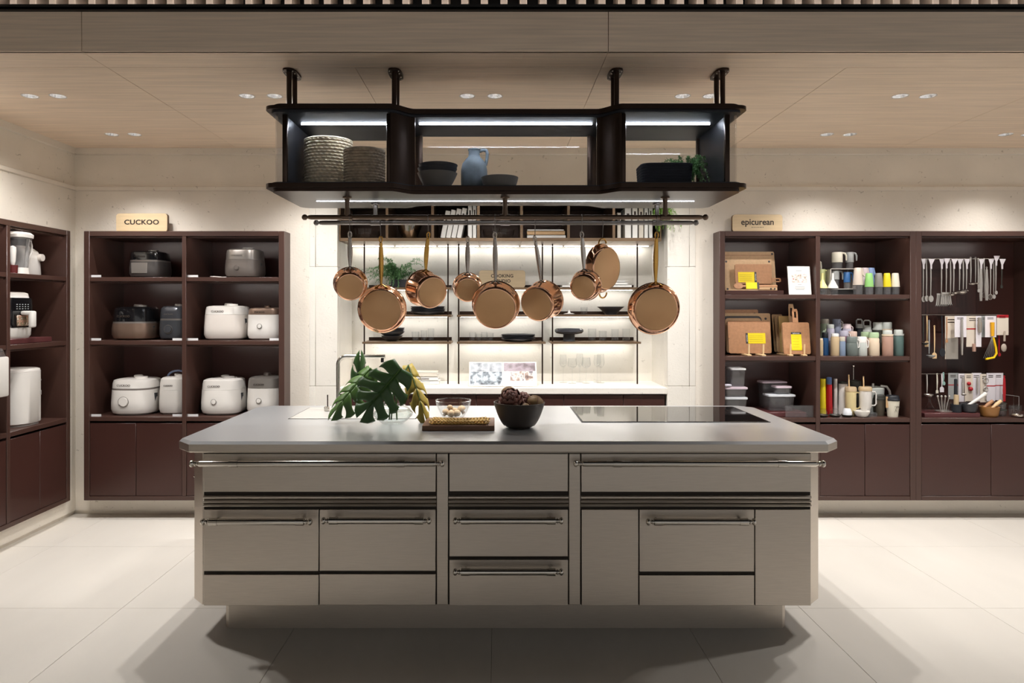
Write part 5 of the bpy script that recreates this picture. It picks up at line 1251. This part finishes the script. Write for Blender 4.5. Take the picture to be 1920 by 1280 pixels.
def sprayer(label, px0, px1, py0, Y, top, trig=None):
    x0, x1 = WX(px0, Y), WX(px1, Y); r = (x1-x0)/2; h = WZ(py0, Y)-r1
    t = thing('spray_bottle', label, 'spray bottle', ((x0+x1)/2, Y, r1+0.0005), group='oil pots and dispensers')
    obj('glass', M().lathe([(0, 0), (r*0.95, 0), (r*0.98, h*0.36), (r*0.9, h*0.36), (r*0.86, 0.006), (0, 0.006)], 24), ACRYL, t)
    obj('sleeve', M().loft([(h*0.36, r, r), (h*0.6, r*0.92, r*0.92), (h*0.94, r*0.78, r*0.70), (h, r*0.70, r*0.55)], 26, 2.2), top, t)
    if trig: obj('trigger', M().prism([(r*0.5, h*0.98), (r*0.9, h), (r*1.1, h*0.88), (r*1.5, h*0.66), (r*1.2, h*0.70), (r*0.6, h*0.80)], -0.006, 0.006, 'y'), trig, t)
sprayer('beige spray bottle with trigger', 1600, 1617, 502, 4.93, BEI, BEI); sprayer('pale pink spray bottle with trigger', 1614, 1628, 502, 4.99, PNK, PNK); sprayer('sky blue spray bottle with trigger behind the green one', 1625, 1639, 502, 5.06, SKY, SKY)
sprayer('leaf green dispenser on the top shelf', 1622, 1637, 512, 4.92, GRN); sprayer('stone grey dispenser on the top shelf', 1640, 1655, 512, 4.93, STG); sprayer('yellow dispenser on the top shelf', 1656, 1670, 512, 4.92, YLW); sprayer('cream dispenser rightmost on the top shelf', 1671, 1686, 512, 4.92, CRM)
# ---------------------------------------------------------------- drinking bottles, middle shelf
def bottle(label, px0, px1, py0, Y, body, cap, capk=0.24, loop=None, neck=0.92, ring=None, taper=1.0, handle=False):
    x0, x1 = WX(px0, Y), WX(px1, Y); r = (x1-x0)/2; h = WZ(py0, Y)-r2; k = h*(1-capk)
    t = thing('drinking_bottle', label, 'bottle', ((x0+x1)/2, Y, r2+0.0005), group='drinking bottles')
    obj('body', M().lathe([(0, 0), (r*0.95, 0), (r, 0.004), (r*taper, k-0.012), (r*neck, k), (0, k)], 24), body, t)
    rc = r*neck*0.98
    if handle:
        obj('cap', M().lathe([(0, k), (rc, k), (rc*0.95, k+(h-k)*0.45), (0, k+(h-k)*0.45)], 22), cap, t)
        obj('carry_loop', M().tube([(-rc*0.8, 0, k+(h-k)*0.3), (-rc*0.85, 0, h-0.012), (-rc*0.5, 0, h-0.003), (rc*0.5, 0, h-0.003), (rc*0.85, 0, h-0.012), (rc*0.8, 0, k+(h-k)*0.3)], 0.0055, 8), cap, t)
    else: obj('cap', M().lathe([(0, k), (rc, k+0.001), (rc, h-0.006), (rc*0.88, h), (0, h)], 24), cap, t)
    if ring: obj('ring', M().lathe([(r*0.9, k-0.004), (r*1.02, k-0.004), (r*1.02, k+0.008), (r*0.9, k+0.008)], 24), ring, t)
    if loop: obj('strap', M().tube([(rc*0.9, -rc*0.4, k+(h-k)*0.6), (rc*1.25, -rc*0.6, k+(h-k)*0.3), (rc*1.15, -rc*0.6, k-0.03), (rc*0.8, -rc*0.8, k-0.035), (rc*0.7, -rc*0.7, k+(h-k)*0.2)], 0.003, 6), loop, t)
    return t
GB = clay('grey_blue_plastic', (128, 134, 152)); OLV = clay('taupe_cream', (188, 182, 168)); MINT = clay('mint_plastic', (196, 214, 186)); DGR = clay('slate_green', (104, 112, 108)); LGR2 = clay('pearl_grey', (190, 194, 188)); ROSE = clay('dusty_rose', (176, 140, 124)); TEAL = clay('deep_teal', (84, 106, 102)); BLKB = clay('bottle_black', (34, 36, 42)); SAGE = clay('sage_green', (166, 190, 150)); IVO = clay('ivory', (226, 206, 180)); TAN = clay('tan_bottle', (200, 176, 140)); STBL = clay('steel_blue', (130, 146, 170)); PCH = clay('peach', (218, 190, 176)); LILA = clay('pale_lilac', (190, 186, 202)); BERRY = clay('berry', (136, 92, 116)); FOREST = clay('dark_olive', (54, 54, 48))
bottle('tall taupe-capped pale green bottle at the back left', 1538.5, 1554.5, 598, 5.12, MINT, OLV, 0.13)
bottle('tall grey-blue bottle at the back of the middle shelf', 1560.5, 1577, 598, 5.10, GB, GB, 0.13, loop=WHITE)
bottle('lilac-grey bottle in the second row at the left', 1550, 1564, 608, 5.02, LILA, LGR2, 0.13)
bottle('rose-grey bottle at the back of the middle shelf', 1580, 1596, 607, 5.08, LILA, PNK, 0.16, loop=PNK)
bottle('black bottle with grey carry loop', 1604, 1618, 598, 5.12, BLKB, PGR, 0.26, handle=True)
bottle('grey bottle with square carry loop', 1617, 1634, 600, 5.10, LGR2, PGR, 0.28, handle=True)
bottle('dark olive flask with white cap at the back', 1637, 1656, 604, 5.08, FOREST, LGR2, 0.22, ring=LGR2)
bottle('cream flask with grey cap behind the rose one', 1655, 1672, 604, 5.04, IVO, LGR2, 0.24, ring=IVO)
bottle('ivory slim bottle at the far left of the middle shelf', 1534, 1543, 634, 4.93, TAN, IVO, 0.1)
bottle('blue bottle with black cap at the left of the middle shelf', 1540.5, 1553, 623, 4.98, NBL, BLKB, 0.24)
bottle('tan bottle with white spout cap in the front row', 1558, 1573, 625, 4.93, TAN, WHITE, 0.14)
bottle('pale lilac-capped bottle in the second row', 1574, 1591, 620, 5.00, BERRY, LILA, 0.22, loop=WHITE)
bottle('steel blue bottle in the front row', 1574, 1585, 631, 4.92, STBL, OLV, 0.24)
bottle('peach-capped bottle in the second row', 1591, 1607, 621, 5.0, PCH, PCH, 0.24)
bottle('slate green bottle with white clasp in the front row', 1587, 1607.5, 631, 4.92, DGR, DGR, 0.32, loop=WHITE)
bottle('pearl grey bottle in the front row', 1607, 1625, 631, 4.92, LGR2, WHITE, 0.32, loop=WHITE)
bottle('sage-capped bottle behind the ivory one', 1614, 1632, 622, 5.01, PCH, SAGE, 0.24)
bottle('ivory bottle with sage green cap in the front row', 1629, 1648, 623, 4.93, IVO, SAGE, 0.24, loop=FOREST)
bottle('dusty rose flask with cream cap in the front row', 1654.5, 1673.5, 619, 4.92, ROSE, LGR2, 0.20, ring=IVO, neck=0.85)
bottle('deep teal flask with grey cap rightmost in the front row', 1675.5, 1693.5, 618, 4.93, TEAL, LGR2, 0.20, ring=LGR2, neck=0.85)
# ---------------------------------------------------------------- mugs and shakers, lowest shelf
def shaker(label, px0, px1, py0, Y, body, cap=None, capk=0.2, flare=1.15, name='shaker'):
    x0, x1 = WX(px0, Y), WX(px1, Y); r = (x1-x0)/2; h = WZ(py0, Y)-r3
    t = thing(name, label, 'bottle', ((x0+x1)/2, Y, r3+0.0005), group='mugs and shakers on the lowest shelf')
    k = h*(1-capk) if cap else h
    obj('body', M().lathe([(0, 0), (r*flare, 0), (r*flare, h*0.14), (r*1.05, h*0.24), (r, h*0.34), (r*0.92, k), (0, k)], 24), body, t)
    if cap: obj('cap', M().lathe([(0, k), (r*0.88, k), (r*0.86, h-0.004), (r*0.7, h), (0, h)], 22), cap, t)
    return t
SILV = clay('satin_silver', (196, 190, 186), 0.25); RED = clay('tomato_red', (176, 20, 30)); 
shaker('yellow tall bottle at the left of the lowest shelf', 1537, 1548, 710, 5.03, YLW); shaker('red tall bottle with blue cap', 1549, 1560, 707, 5.02, RED, clay('denim_blue', (78, 104, 150)), 0.19)
shaker('slim silver bottle beside the red one', 1563, 1570, 710, 5.03, SILV, flare=1.2); shaker('white tall tumbler with dark lid', 1572, 1589, 715, 5.04, WHITE, FOREST, 0.07)
def mug(label, px0, px1, py0, Y, body, lid, straw=True, lift=0.0):
    x0, x1 = WX(px0, Y), WX(px1, Y); r = (x1-x0)/2; h = WZ(py0, Y)-r3-lift
    t = thing('straw_mug', label, 'mug', ((x0+x1)/2, Y, r3+0.0005+lift), group='mugs and shakers on the lowest shelf')
    obj('body', M().lathe([(0, 0), (r*0.70, 0), (r*0.74, h*0.12), (r*0.92, h*0.22), (r*0.95, h*0.85), (0, h*0.85)], 26), body, t)
    obj('lid', M().lathe([(0, h*0.85), (r*1.02, h*0.85), (r*1.02, h*0.95), (r*0.9, h), (0, h)], 26), lid, t)
    obj('handle', M().tube([(r*0.9, 0, h*0.80), (r*1.55, 0, h*0.80), (r*1.75, 0, h*0.70), (r*1.75, 0, h*0.32), (r*1.5, 0, h*0.25), (r*0.9, 0, h*0.25)], 0.0055, 8), body, t)
    if straw: obj('straw', M().cyl((-0.010, 0, h*0.7), (-0.014, 0, h*1.42), 0.0045, 10), LIGHTW, t)
    return t
mug('cream straw mug with brown speckles', 1585, 1605, 725, 4.97, clay('butter_mug', (226, 208, 156)), TAN); mug('white straw mug with tan lid', 1611, 1634, 725, 4.96, WHITE, TAN, lift=0.03)
t = thing('clear_block', 'clear acrylic block under the white straw mug', 'block', (WX(1624, 4.96), 4.96, r3+0.0003)); obj('block', M().rbox(-0.055, 0.055, -0.05, 0.05, 0, 0.0295, 0.002), ACRYL, t)
t = thing('tea_pot', 'pale grey pot with curved handle behind the white straw mug', 'pot', (WX(1637, 5.08), 5.08, r3+0.0005))
obj('body', M().loft([(0, 0.06, 0.06), (0.19, 0.072, 0.072), (0.20, 0.06, 0.06)], 30, 2.4), LGR2, t); obj('knob', M().lathe([(0, 0.2), (0.008, 0.2), (0.008, 0.222), (0, 0.225)], 14), WHITE, t)
obj('handle', M().tube([(0.05, -0.01, 0.205), (0.09, -0.02, 0.20), (0.11, -0.02, 0.17), (0.118, -0.02, 0.12)], 0.009, 8), WHITE, t)
t = thing('milk_frother', 'dark stand with upright steel frother wand', 'frother', (WX(1602, 5.1), 5.1, r3+0.0005))
obj('stand', M().lathe([(0, 0), (0.05, 0), (0.045, 0.24), (0, 0.25)], 22), FOREST, t); obj('wand', M().cyl((-0.008, 0, 0.245), (-0.008, 0, 0.345), 0.004, 10).ball((-0.008, 0, 0.35), 0.011), STEEL_P, t)
def cup(label, px0, px1, py0, Y, body, lid):
    x0, x1 = WX(px0, Y), WX(px1, Y); r = (x1-x0)/2; h = WZ(py0, Y)-r3
    t = thing('lidded_cup', label, 'cup', ((x0+x1)/2, Y, r3+0.0005), group='mugs and shakers on the lowest shelf')
    obj('body', M().lathe([(0, 0), (r*0.72, 0), (r*0.95, h*0.76), (0, h*0.76)], 28), body, t)
    obj('lid', M().lathe([(0, h*0.76), (r, h*0.76), (r, h*0.84), (r*0.92, h*0.86), (r*0.88, h*0.96), (r*0.8, h), (0, h*0.97)], 28), lid, t); return t
t = cup('dark olive lidded bin with brown paper tag', 1638, 1660, 740, 4.98, clay('olive_grey', (82, 74, 62)), FOREST); obj('paper_tag', M().box(0.012, 0.055, -0.062, -0.060, 0.065, 0.145), KRAFT, t)
t = cup('white lidded cup with black drawn letters', 1661.5, 1686, 741, 4.93, CRM, BLKB)
m = M(); q = -0.046
m.tube([(-0.012, q, 0.078), (0.002, q, 0.079), (-0.004, q, 0.056)], 0.0012, 5).tube([(-0.004, q, 0.056), (-0.010, q, 0.036)], 0.0012, 5).tube([(-0.004, q, 0.056), (0.004, q, 0.036)], 0.0012, 5).torus((0.010, q, 0.074), 0.0055, 0.0012, 'y', 14, 5).torus((0.021, q, 0.074), 0.0045, 0.0012, 'y', 14, 5)
obj('lettering', m, INK, t)
# glass tea cups on saucers, little bowl
for i, px in enumerate((1543, 1566, 1589)):
    od = ['left', 'middle', 'right'][i]
    bowl('saucer', f'{od} of three dark saucers with pale tops', (WX(px, 4.91), 4.915, r3+0.0005), 0.040, 0.016, FOREST if i < 3 else WHITE, 0.6, 0.003, 2.0, cat='saucer', group='tea cups and saucers', n=24)
    t = thing('glass_cup', f'{od} of three upturned glass tea cups on saucers', 'cup', (WX(px, 4.91), 4.915, r3+0.0045), group='tea cups and saucers')
    obj('glass', M().lathe([(0.030, 0), (0.032, 0.03), (0.022, 0.055), (0, 0.056), (0, 0.054), (0.020, 0.053), (0.030, 0.03), (0.028, 0)], 24), GLASS_V if i < 2 else clay('milky_white', (226, 228, 232)), t)
    obj('coaster', M().lathe([(0, 0.001), (0.026, 0.001), (0.026, 0.006), (0, 0.006)], 18), WHITE if i else LIGHTW, t)
bowl('fluted_bowl', 'small white fluted bowl in front of the white straw mug', (WX(1616.5, 4.905), 4.91, r3+0.0005), 0.054, 0.044, WHITE, 0.55, 0.003, 1.6, n=26)
t = thing('glass_cup', 'small glass cup with dark red tea beside the fluted bowl', 'cup', (WX(1603, 4.95), 4.985, r3+0.0005)); obj('glass', M().lathe([(0, 0), (0.022, 0), (0.027, 0.06), (0.025, 0.06), (0.02, 0.004), (0, 0.004)], 20), GLASS_V, t); obj('tea', M().lathe([(0, 0.005), (0.0195, 0.005), (0.0215, 0.03), (0, 0.03)], 18), clay('red_tea', (120, 30, 44)), t)
# ---------------------------------------------------------------- utensils on three wire rails
UY = 5.10
def rail(label, py, px1=1895):
    x0, x1 = WX(1722, UY), WX(px1, UY); z = WZ(py, UY)
    t = thing('wire_rail', label, 'rail', ((x0+x1)/2, UY+0.06, z))
    obj('bar', M().cyl((x0+0.03, UY+0.055, z), (x1, UY+0.055, z), 0.004, 10), STEEL_P, t, w=True)
    for px in (1740, 1790, 1845, 1885):
        x = WX(px, UY); obj('bracket', M().cyl((x, UY+0.055, z), (x, 5.309, z), 0.004, 8), STEEL_P, t, w=True)
    return z
zA = rail('upper wire rail of steel utensils', 484); zB = rail('middle wire rail of packaged kitchen tools', 590); zC = rail('lower wire rail of cards and gadgets', 702, 1894)
CARD = clay('white_card', (226, 220, 224), 0.5); CARD2 = clay('cream_card', (218, 206, 190), 0.5); CREDC = clay('red_card', (170, 24, 34), 0.5); STU = UTEN
def utensil(label, kind, px, py0, py1, Y=UY, mt=STU, tagm=None, size=0.03, rz=0.0, z=None):
    x = WX(px, Y); zt = WZ(py0, Y); L = zt-WZ(py1, Y)
    t = thing(kind, label, kind.replace('_', ' '), (x, Y, zt), rot=(0, 0, rz), group='hanging kitchen utensils')
    s = size
    hl = L-s*(2.0 if kind in ('spatula', 'slotted_turner', 'spoon', 'whisk', 'tongs') else 1.2)
    h = M().torus((0, 0, -0.005), 0.005, 0.0018, 'y', 12, 6).tube([(0, 0, -0.010), (0, -0.002, -hl*0.5), (0, 0, -hl)], [0.0048, 0.0055, 0.0034], 8, flat=0.6)
    obj('handle', h, mt, t)
    if kind in ('ladle', 'skimmer'):
        b = M().lathe([(0, -0.55*s), (0.6*s, -0.42*s), (0.95*s, -0.05*s), (s, 0.12*s), (0.95*s, 0.12*s), (0.55*s, -0.34*s), (0, -0.46*s)], 22)
        b.xf(Matrix.Translation((0, -s*0.7, -hl-s*0.45))); obj('bowl', b, mt, t)
    elif kind == 'spoon':
        b = M().loft([(-0.006, s*0.35, s*0.5), (0, s*0.75, s*1.05), (0.003, s*0.72, s*1.0)], 22, 2); b.xf(Matrix.Translation((0, -0.004, -hl-s)) @ Matrix.Rotation(PI/2, 4, 'X')); obj('bowl', b, mt, t)
    elif kind in ('spatula', 'slotted_turner'):
        if kind == 'slotted_turner':
            b = M(); n = 6
            for i in range(n):
                u = (i+0.5)/n*2-1; b.prism([((u-0.11)*s*0.75, -hl-0.006), ((u+0.11)*s*0.75, -hl-0.006), ((u+0.11)*s, -hl-2*s), ((u-0.11)*s, -hl-2*s)], -0.001, 0.001, 'y')
            b.box(-s*0.76, s*0.76, -0.001, 0.001, -hl-0.008, -hl+0.006).box(-s, s, -0.001, 0.001, -hl-2*s, -hl-1.85*s)
        else: b = M().prism([(-s*0.30, -hl), (s*0.30, -hl), (s*0.75, -hl-s*0.5), (s*0.72, -hl-2*s), (-s*0.72, -hl-2*s), (-s*0.75, -hl-s*0.5)], -0.002, 0.002, 'y')
        obj('blade', b, mt, t)
    elif kind == 'whisk':
        b = M()
        for i in range(5):
            a = PI*i/5; b.tube([(math.cos(a)*s*0.6*math.sin(PI*u)*1.0, math.sin(a)*s*0.6*math.sin(PI*u), -hl-2*s*math.sin(PI*u/1.0)*0.98 if False else -hl-2*s*(1-abs(2*u-1))) if False else (math.cos(a)*s*0.6*math.sin(2*PI*u) if True else 0, math.sin(a)*s*0.6*math.sin(2*PI*u), -hl-s*(1-math.cos(2*PI*u))) for u in [q/16 for q in range(17)]], 0.001, 5)
        obj('wires', b, mt, t)
    elif kind == 'tongs':
        obj('arms', M().tube([(-0.004, 0, -0.02), (-s*0.5, 0, -L*0.6), (-s*0.2, 0, -L)], [0.004, 0.005, 0.006], 8).tube([(0.004, 0, -0.02), (s*0.5, 0, -L*0.6), (s*0.2, 0, -L)], [0.004, 0.005, 0.006], 8), mt, t)
    elif kind == 'masher':
        obj('head', M().tube([(-s, 0, -hl-s), (-s*0.5, 0, -hl-s*0.6), (0, 0, -hl-s), (s*0.5, 0, -hl-s*0.6), (s, 0, -hl-s)], 0.003, 6), mt, t)
    if tagm:
        k = 0.036
        obj('paper_tag', M().prism([(-k*0.55, 0.002), (k*0.75, 0.002), (k*0.18, -k*1.1), (k*0.18, -k*2.0), (-k*0.18, -k*2.0), (-k*0.2, -k*1.1)], -0.007, -0.006, 'y'), tagm, t)
    return t
U = [('spoon', 1731, 486, 566, 'first steel serving spoon at the left end of the upper rail', 0.022, True), ('spoon', 1737, 486, 565, 'second steel serving spoon on the upper rail', 0.022, False), ('spoon', 1745, 486, 566, 'third steel serving spoon on the upper rail', 0.024, True),
     ('slotted_turner', 1765, 486, 574, 'front slotted steel turner on the upper rail', 0.045, True), ('slotted_turner', 1774, 485, 572, 'rear slotted steel turner on the upper rail', 0.045, True),
     ('ladle', 1788, 486, 553, 'small steel ladle left of the wide one', 0.022, True), ('ladle', 1799, 486, 554, 'wide steel ladle in the middle of the upper rail', 0.034, True), ('masher', 1812, 486, 546, 'steel masher right of the wide ladle', 0.014, True),
     ('skimmer', 1820, 482, 536, 'small round skimmer on the upper rail', 0.022, False), ('ladle', 1829, 482, 534, 'small sauce ladle right of the skimmer', 0.016, False), ('tongs', 1839, 486, 564, 'first steel tongs on the upper rail', 0.02, True), ('tongs', 1850, 500, 563, 'second steel tongs on the upper rail', 0.02, False), ('whisk', 1857, 486, 562, 'steel whisk beside the tongs', 0.022, True), ('spoon', 1867, 480, 552, 'slim slotted spoon at the right of the upper rail', 0.014, True), ('spatula', 1878, 486, 540, 'dark narrow spatula rightmost on the upper rail', 0.012, True),
     ('whisk', 1845, 484, 558, 'steel whisk between the two steel tongs', 0.02, False), ('spoon', 1834, 484, 548, 'small steel spoon left of the first tongs', 0.013, False), ('skimmer', 1782, 488, 556, 'steel skimmer between the turners and the small ladle', 0.02, False), ('spoon', 1863, 490, 560, 'steel pasta spoon beside the whisk', 0.016, False), ('ladle', 1806, 488, 548, 'steel gravy ladle left of the masher', 0.018, False)]
for i, (kd, px, a, b, lab, s, tg) in enumerate(U): utensil(lab, kd, px, a, b, UY-0.012*(i % 3), STU if i != 14 else FOREST, CARD if tg else None, s)
def pack(label, px0, px1, py0, py1, Y, base, items=(), band=None, name='blister_pack'):
    x0, x1 = WX(px0, Y), WX(px1, Y); w = x1-x0; zt = WZ(py0, Y); h = zt-WZ(py1, Y)
    t = thing(name, label, 'package', ((x0+x1)/2, Y, zt), group='packaged kitchen tools')
    cd = obj('card', M().box(-w/2, w/2, 0, 0.0015, -h, 0), base, t)
    if band: obj('band', M().box(-w/2, w/2, -0.0006, 0, -h*band[1], -h*band[0]), band[2], t)
    m = M()
    for i in range(2): m.box(-w*0.3, w*0.25, -0.0006, 0, -h*(0.10+0.06*i), -h*(0.075+0.06*i))
    obj('fine_print', m, INK, cd)
    for nm_, mm, mt_ in items(w, h) if callable(items) else items: obj(nm_, mm, mt_, t)
    return t
def stick(mt_, l0=0.2, l1=1.1, r=0.007, x=0.0): return lambda w, h: [('tool', M().lathe([(0, 0), (r*0.7, 0.004), (r, h*(l1-l0)*0.5), (r*0.7, h*(l1-l0)), (0, h*(l1-l0))], 12, (x, -0.010, -h*l1)), mt_)]
pack('white card with a long steel tool, large, on the middle rail', 1790, 1812, 592, 632, 5.04, CARD, stick(STU, 0.1, 1.85, 0.009, 0.004))
pack('tall grey card with a flat grater at the left of it', 1772, 1796, 592, 673, 5.08, CARD2, lambda w, h: [('grater', M().box(-w*0.45, w*0.5, -0.003, 0, -h, -h*0.52), STEEL)])
pack('cream card with red print on the middle rail', 1812, 1838, 592, 650, 5.07, CARD2, lambda w, h: [('peeler', M().tube([(0, -0.008, -h*0.9), (0, -0.008, -h*1.15)], 0.012, 8), ROSE)], (0.40, 0.44, CREDC))
pack('narrow card with a steel handle tool on the middle rail', 1830, 1840, 592, 650, 5.05, CARD, stick(STEEL, 0.05, 0.55, 0.014))
pack('white card with a yellow-handled wire whisk', 1847, 1868, 592, 632, 5.04, CARD, lambda w, h: [('grip', M().tube([(0.004, -0.012, -h*0.3), (0.004, -0.014, -h*0.95)], [0.014, 0.011], 10), clay('amber_grip', (232, 170, 30))), ('arm', M().tube([(0.010, -0.012, -h*1.0), (0.030, -0.012, -h*1.5), (0.034, -0.012, -h*1.75), (0.015, -0.012, -h*1.95), (-0.045, -0.012, -h*2.02)], 0.0075, 8), clay('amber_arm', (244, 200, 20))), ('wires', (lambda m: [m.cyl((0.004, -0.01, -h*0.95), (-0.060+0.014*i, -0.01, -h*1.98), 0.0012, 5) for i in range(7)] and m)(M()), STEEL_P)])
pack('grey card behind the yellow-handled whisk', 1840, 1850, 592, 632, 5.07, PGR)
pack('white card with red header and a pale scoop rightmost on the middle rail', 1869, 1891, 590, 628, 5.04, CARD2, lambda w, h: [('scoop', M().tube([(0.006, -0.012, -h*0.8), (0.004, -0.012, -h*1.3)], [0.006, 0.007], 8).ball((0.0, -0.012, -h*1.62), 0.024, 14, 9, (0.85, 0.4, 1.25)), clay('pale_taupe_scoop', (176, 164, 150)))], (0.0, 0.14, CREDC))
for i, (kd, px, a, b, mt_, lab, s) in enumerate((('spatula', 1738, 592, 650, LIGHTW, 'beech scraper at the left of the middle rail', 0.022), ('ladle', 1731, 592, 648, FOREST, 'black nylon ladle at the left end of the middle rail', 0.026), ('spatula', 1752, 610, 672, LIGHTW, 'long beech spatula with dark tip', 0.022), ('spoon', 1766, 592, 668, BLKB, 'black nylon spoon on the middle rail', 0.03), ('spatula', 1775, 594, 642, MDFN, 'brown wooden spatula in front of the grater', 0.012), ('skimmer', 1742, 600, 672, PGR, 'grey slotted skimmer low at the left', 0.03), ('spoon', 1873, 625, 668, CREDC, 'red silicone spoon behind the pale scoop', 0.014))): utensil(lab, kd, px, a, b, UY-0.03-0.01*(i % 3), mt_, None, s)
# lower rail: cards, gadgets
Y = 5.08
for i, (a, b, c, d, bm, lab) in enumerate(((1778, 1797, 699, 748, PGR, 'grey card with a steel blade on the lower rail'), (1797, 1811, 700, 753, CARD, 'white card with scissors on the lower rail'), (1809, 1824, 700, 752, CARD2, 'cream card with red gadgets on the lower rail'), (1822, 1840, 699, 752, CARD, 'white card with a steel tool on the lower rail'), (1838, 1856, 701, 754, CARD2, 'card with a can opener on the lower rail'), (1850, 1866, 699, 752, CARD, 'card with red line left of the rightmost'), (1864, 1881, 699, 750, CARD, 'rightmost white card with red line on the lower rail'))):
    items = ()
    if i in (1, 3): items = stick(STU, 0.12, 0.72, 0.007)
    if i == 2: items = lambda w, h: [('gadget', M().ball((-0.004, -0.008, -h*0.36), 0.014, 12, 8).ball((0.008, -0.008, -h*0.55), 0.016, 12, 8), CREDC)]
    if i == 4: items = lambda w, h: [('opener', M().torus((0, -0.008, -h*0.22), 0.018, 0.004, 'y', 20, 6).torus((0, -0.008, -h*0.52), 0.014, 0.005, 'y', 18, 6).cyl((0, -0.008, -h*0.3), (0, -0.008, -h*0.9), 0.004, 8), STU)]
    pack(lab, a, b, c, d, Y-0.008*(i % 3), bm, items, (0.44, 0.475, CREDC) if i in (0, 5, 6) else None)
for i, (kd, px, a, b, mt_, lab, s) in enumerate((('spatula', 1766, 700, 735, CARD, 'white scraper with cream handle on the lower rail', 0.020), ('spatula', 1757, 700, 737, CRM, 'cream-handled slotted tool on the lower rail', 0.012), ('spoon', 1769, 698, 722, clay('mint_tool', (150, 186, 176)), 'mint green measuring spoon on the lower rail', 0.014), ('skimmer', 1738, 702, 745, STU, 'steel strainer at the left end of the lower rail', 0.030), ('tongs', 1883, 704, 752, CREDC, 'red-gripped tongs at the right end of the lower rail', 0.012), ('skimmer', 1805, 715, 742, STU, 'small tea strainer hanging before the white card', 0.018))): utensil(lab, kd, px, a, b, 5.03-0.01*(i % 2), mt_, None, s)
# lowest shelf of the utensil cabinet
one('riser_board', 'maroon riser board under the mortars in the utensil cabinet', 'riser', M().rbox(WX(1732, 4.9), WX(1836, 4.9), 4.89, 5.06, r3+0.0003, r3+0.030, 0.002), MT['maroon_board'], (0, 0, 0))
q = r3+0.0305
t = thing('oil_cruet', 'clear glass cruet at the left of the maroon riser', 'cruet', (WX(1743, 4.97), 4.97, q)); obj('glass', M().lathe([(0, 0), (0.038, 0), (0.040, 0.01), (0.012, 0.06), (0.010, 0.10), (0.013, 0.104), (0, 0.104)], 24), GLASS_V, t); obj('stopper', M().ball((0, 0, 0.108), 0.010), GLASS_V, t)
t = thing('glass_jar', 'clear glass jar with steel tools on the maroon riser', 'jar', (WX(1769, 4.96), 4.96, q)); obj('glass', M().lathe([(0, 0), (0.042, 0), (0.048, 0.075), (0.045, 0.075), (0.039, 0.004), (0, 0.004)], 24), GLASS_V, t); obj('dish', M().lathe([(0, 0.0), (0.052, 0.0), (0.056, 0.008), (0.044, 0.006), (0, 0.006)], 24), STU, t)
for i in range(4): obj('tool', M().cyl((-0.02+0.012*i, 0.0, 0.006), (-0.045+0.028*i, -0.004, 0.11), 0.003, 8).ball((-0.045+0.028*i, -0.004, 0.112), 0.008, 10, 6), STU, t)
t = thing('pepper_mill', 'dark cup with upright cork and dark bottle', 'mill', (WX(1793, 4.94), 4.94, q)); obj('cup', M().lathe([(0, 0), (0.032, 0), (0.034, 0.058), (0.030, 0.058), (0, 0.02)], 22), BLKB, t); obj('cork', M().lathe([(0, 0.03), (0.017, 0.03), (0.016, 0.125), (0, 0.125)], 18), TAN, t); obj('neck', M().lathe([(0, 0.02), (0.012, 0.02), (0.010, 0.235), (0, 0.24)], 16, (0.012, 0.025, 0)), BLKB, t)
bowl('mortar', 'dark stone mortar on the maroon riser', (WX(1817, 4.94), 4.94, q), 0.055, 0.062, DGREY, 0.7, 0.010, 2.4, cat='mortar')
one('pestle', 'white stone pestle leaning in the dark mortar', 'pestle', M().tube([(-0.03, 0, 0), (0.055, 0, 0.055), (0.095, 0, 0.085)], [0.010, 0.012, 0.0145], 14), WHITE, (WX(1822, 4.94), 4.93, q+0.052))
bowl('wooden_bowl', 'brown wooden mortar bowl right of the maroon riser', (WX(1855, 4.93), 4.93, r3+0.0005), 0.064, 0.072, clay('honey_wood', (150, 104, 56)), 0.72, 0.007, 2.0)
for i, (dx, lab, mt_) in enumerate(((-0.030, 'left', MDFN), (0.030, 'right', LIGHTW))): one('wooden_pestle', f'{lab} wooden grinder leaning in the brown wooden bowl', 'pestle', M().tube([(-0.02, 0, 0), (0.02, 0, 0.035), (0.055, 0, 0.062)], [0.009, 0.013, 0.011], 12), mt_, (WX(1855, 4.93)+dx, 4.93, r3+0.052), group='wooden grinders')
for i in range(2): box_(f'{["lower", "upper"][i]} dark-lidded jar of the pair right of the wooden bowl', 1873, 1893, (768, 756)[i], 780, 4.94, FOREST, (r3, WZ(768, 4.94))[i]+0.0003, d=0.07, lidh=0.008, name='small_jar', p=2.2)
t = thing('wire_stand', 'chrome wire stand behind the jars at the right', 'stand', (WX(1895, 5.05), 5.05, r3+0.0005)); obj('frame', M().tube([(-0.06, 0, 0), (-0.06, 0, 0.145), (0.06, 0, 0.13), (0.06, 0, 0)], 0.0025, 6).tube([(-0.06, 0.05, 0), (-0.06, 0.05, 0.145), (0.06, 0.05, 0.13), (0.06, 0.05, 0)], 0.0025, 6), CHROME, t); obj('tray', M().rbox(-0.06, 0.06, 0, 0.05, 0.05, 0.053, 0.001), GLASS_V, t)
for i, px in enumerate((1897, 1908, 1919)): glass_t = thing('glass_cup', f'{["left", "middle", "right"][i]} small glass cup at the right picture edge', 'cup', (WX(px, 4.96), 4.96+0.02*i, r3+0.0005), group='glass cups at the right edge'); obj('glass', M().lathe([(0, 0), (0.018, 0), (0.023, 0.075), (0.021, 0.075), (0.016, 0.004), (0, 0.004)], 18), GLASS_V, glass_t)
bowl('steel_dish', 'shiny little steel dish at the right picture edge', (WX(1908, 4.90), 4.905, r3+0.0005), 0.046, 0.016, CHROME, 0.6, 0.003, 1.8, cat='dish', n=26)
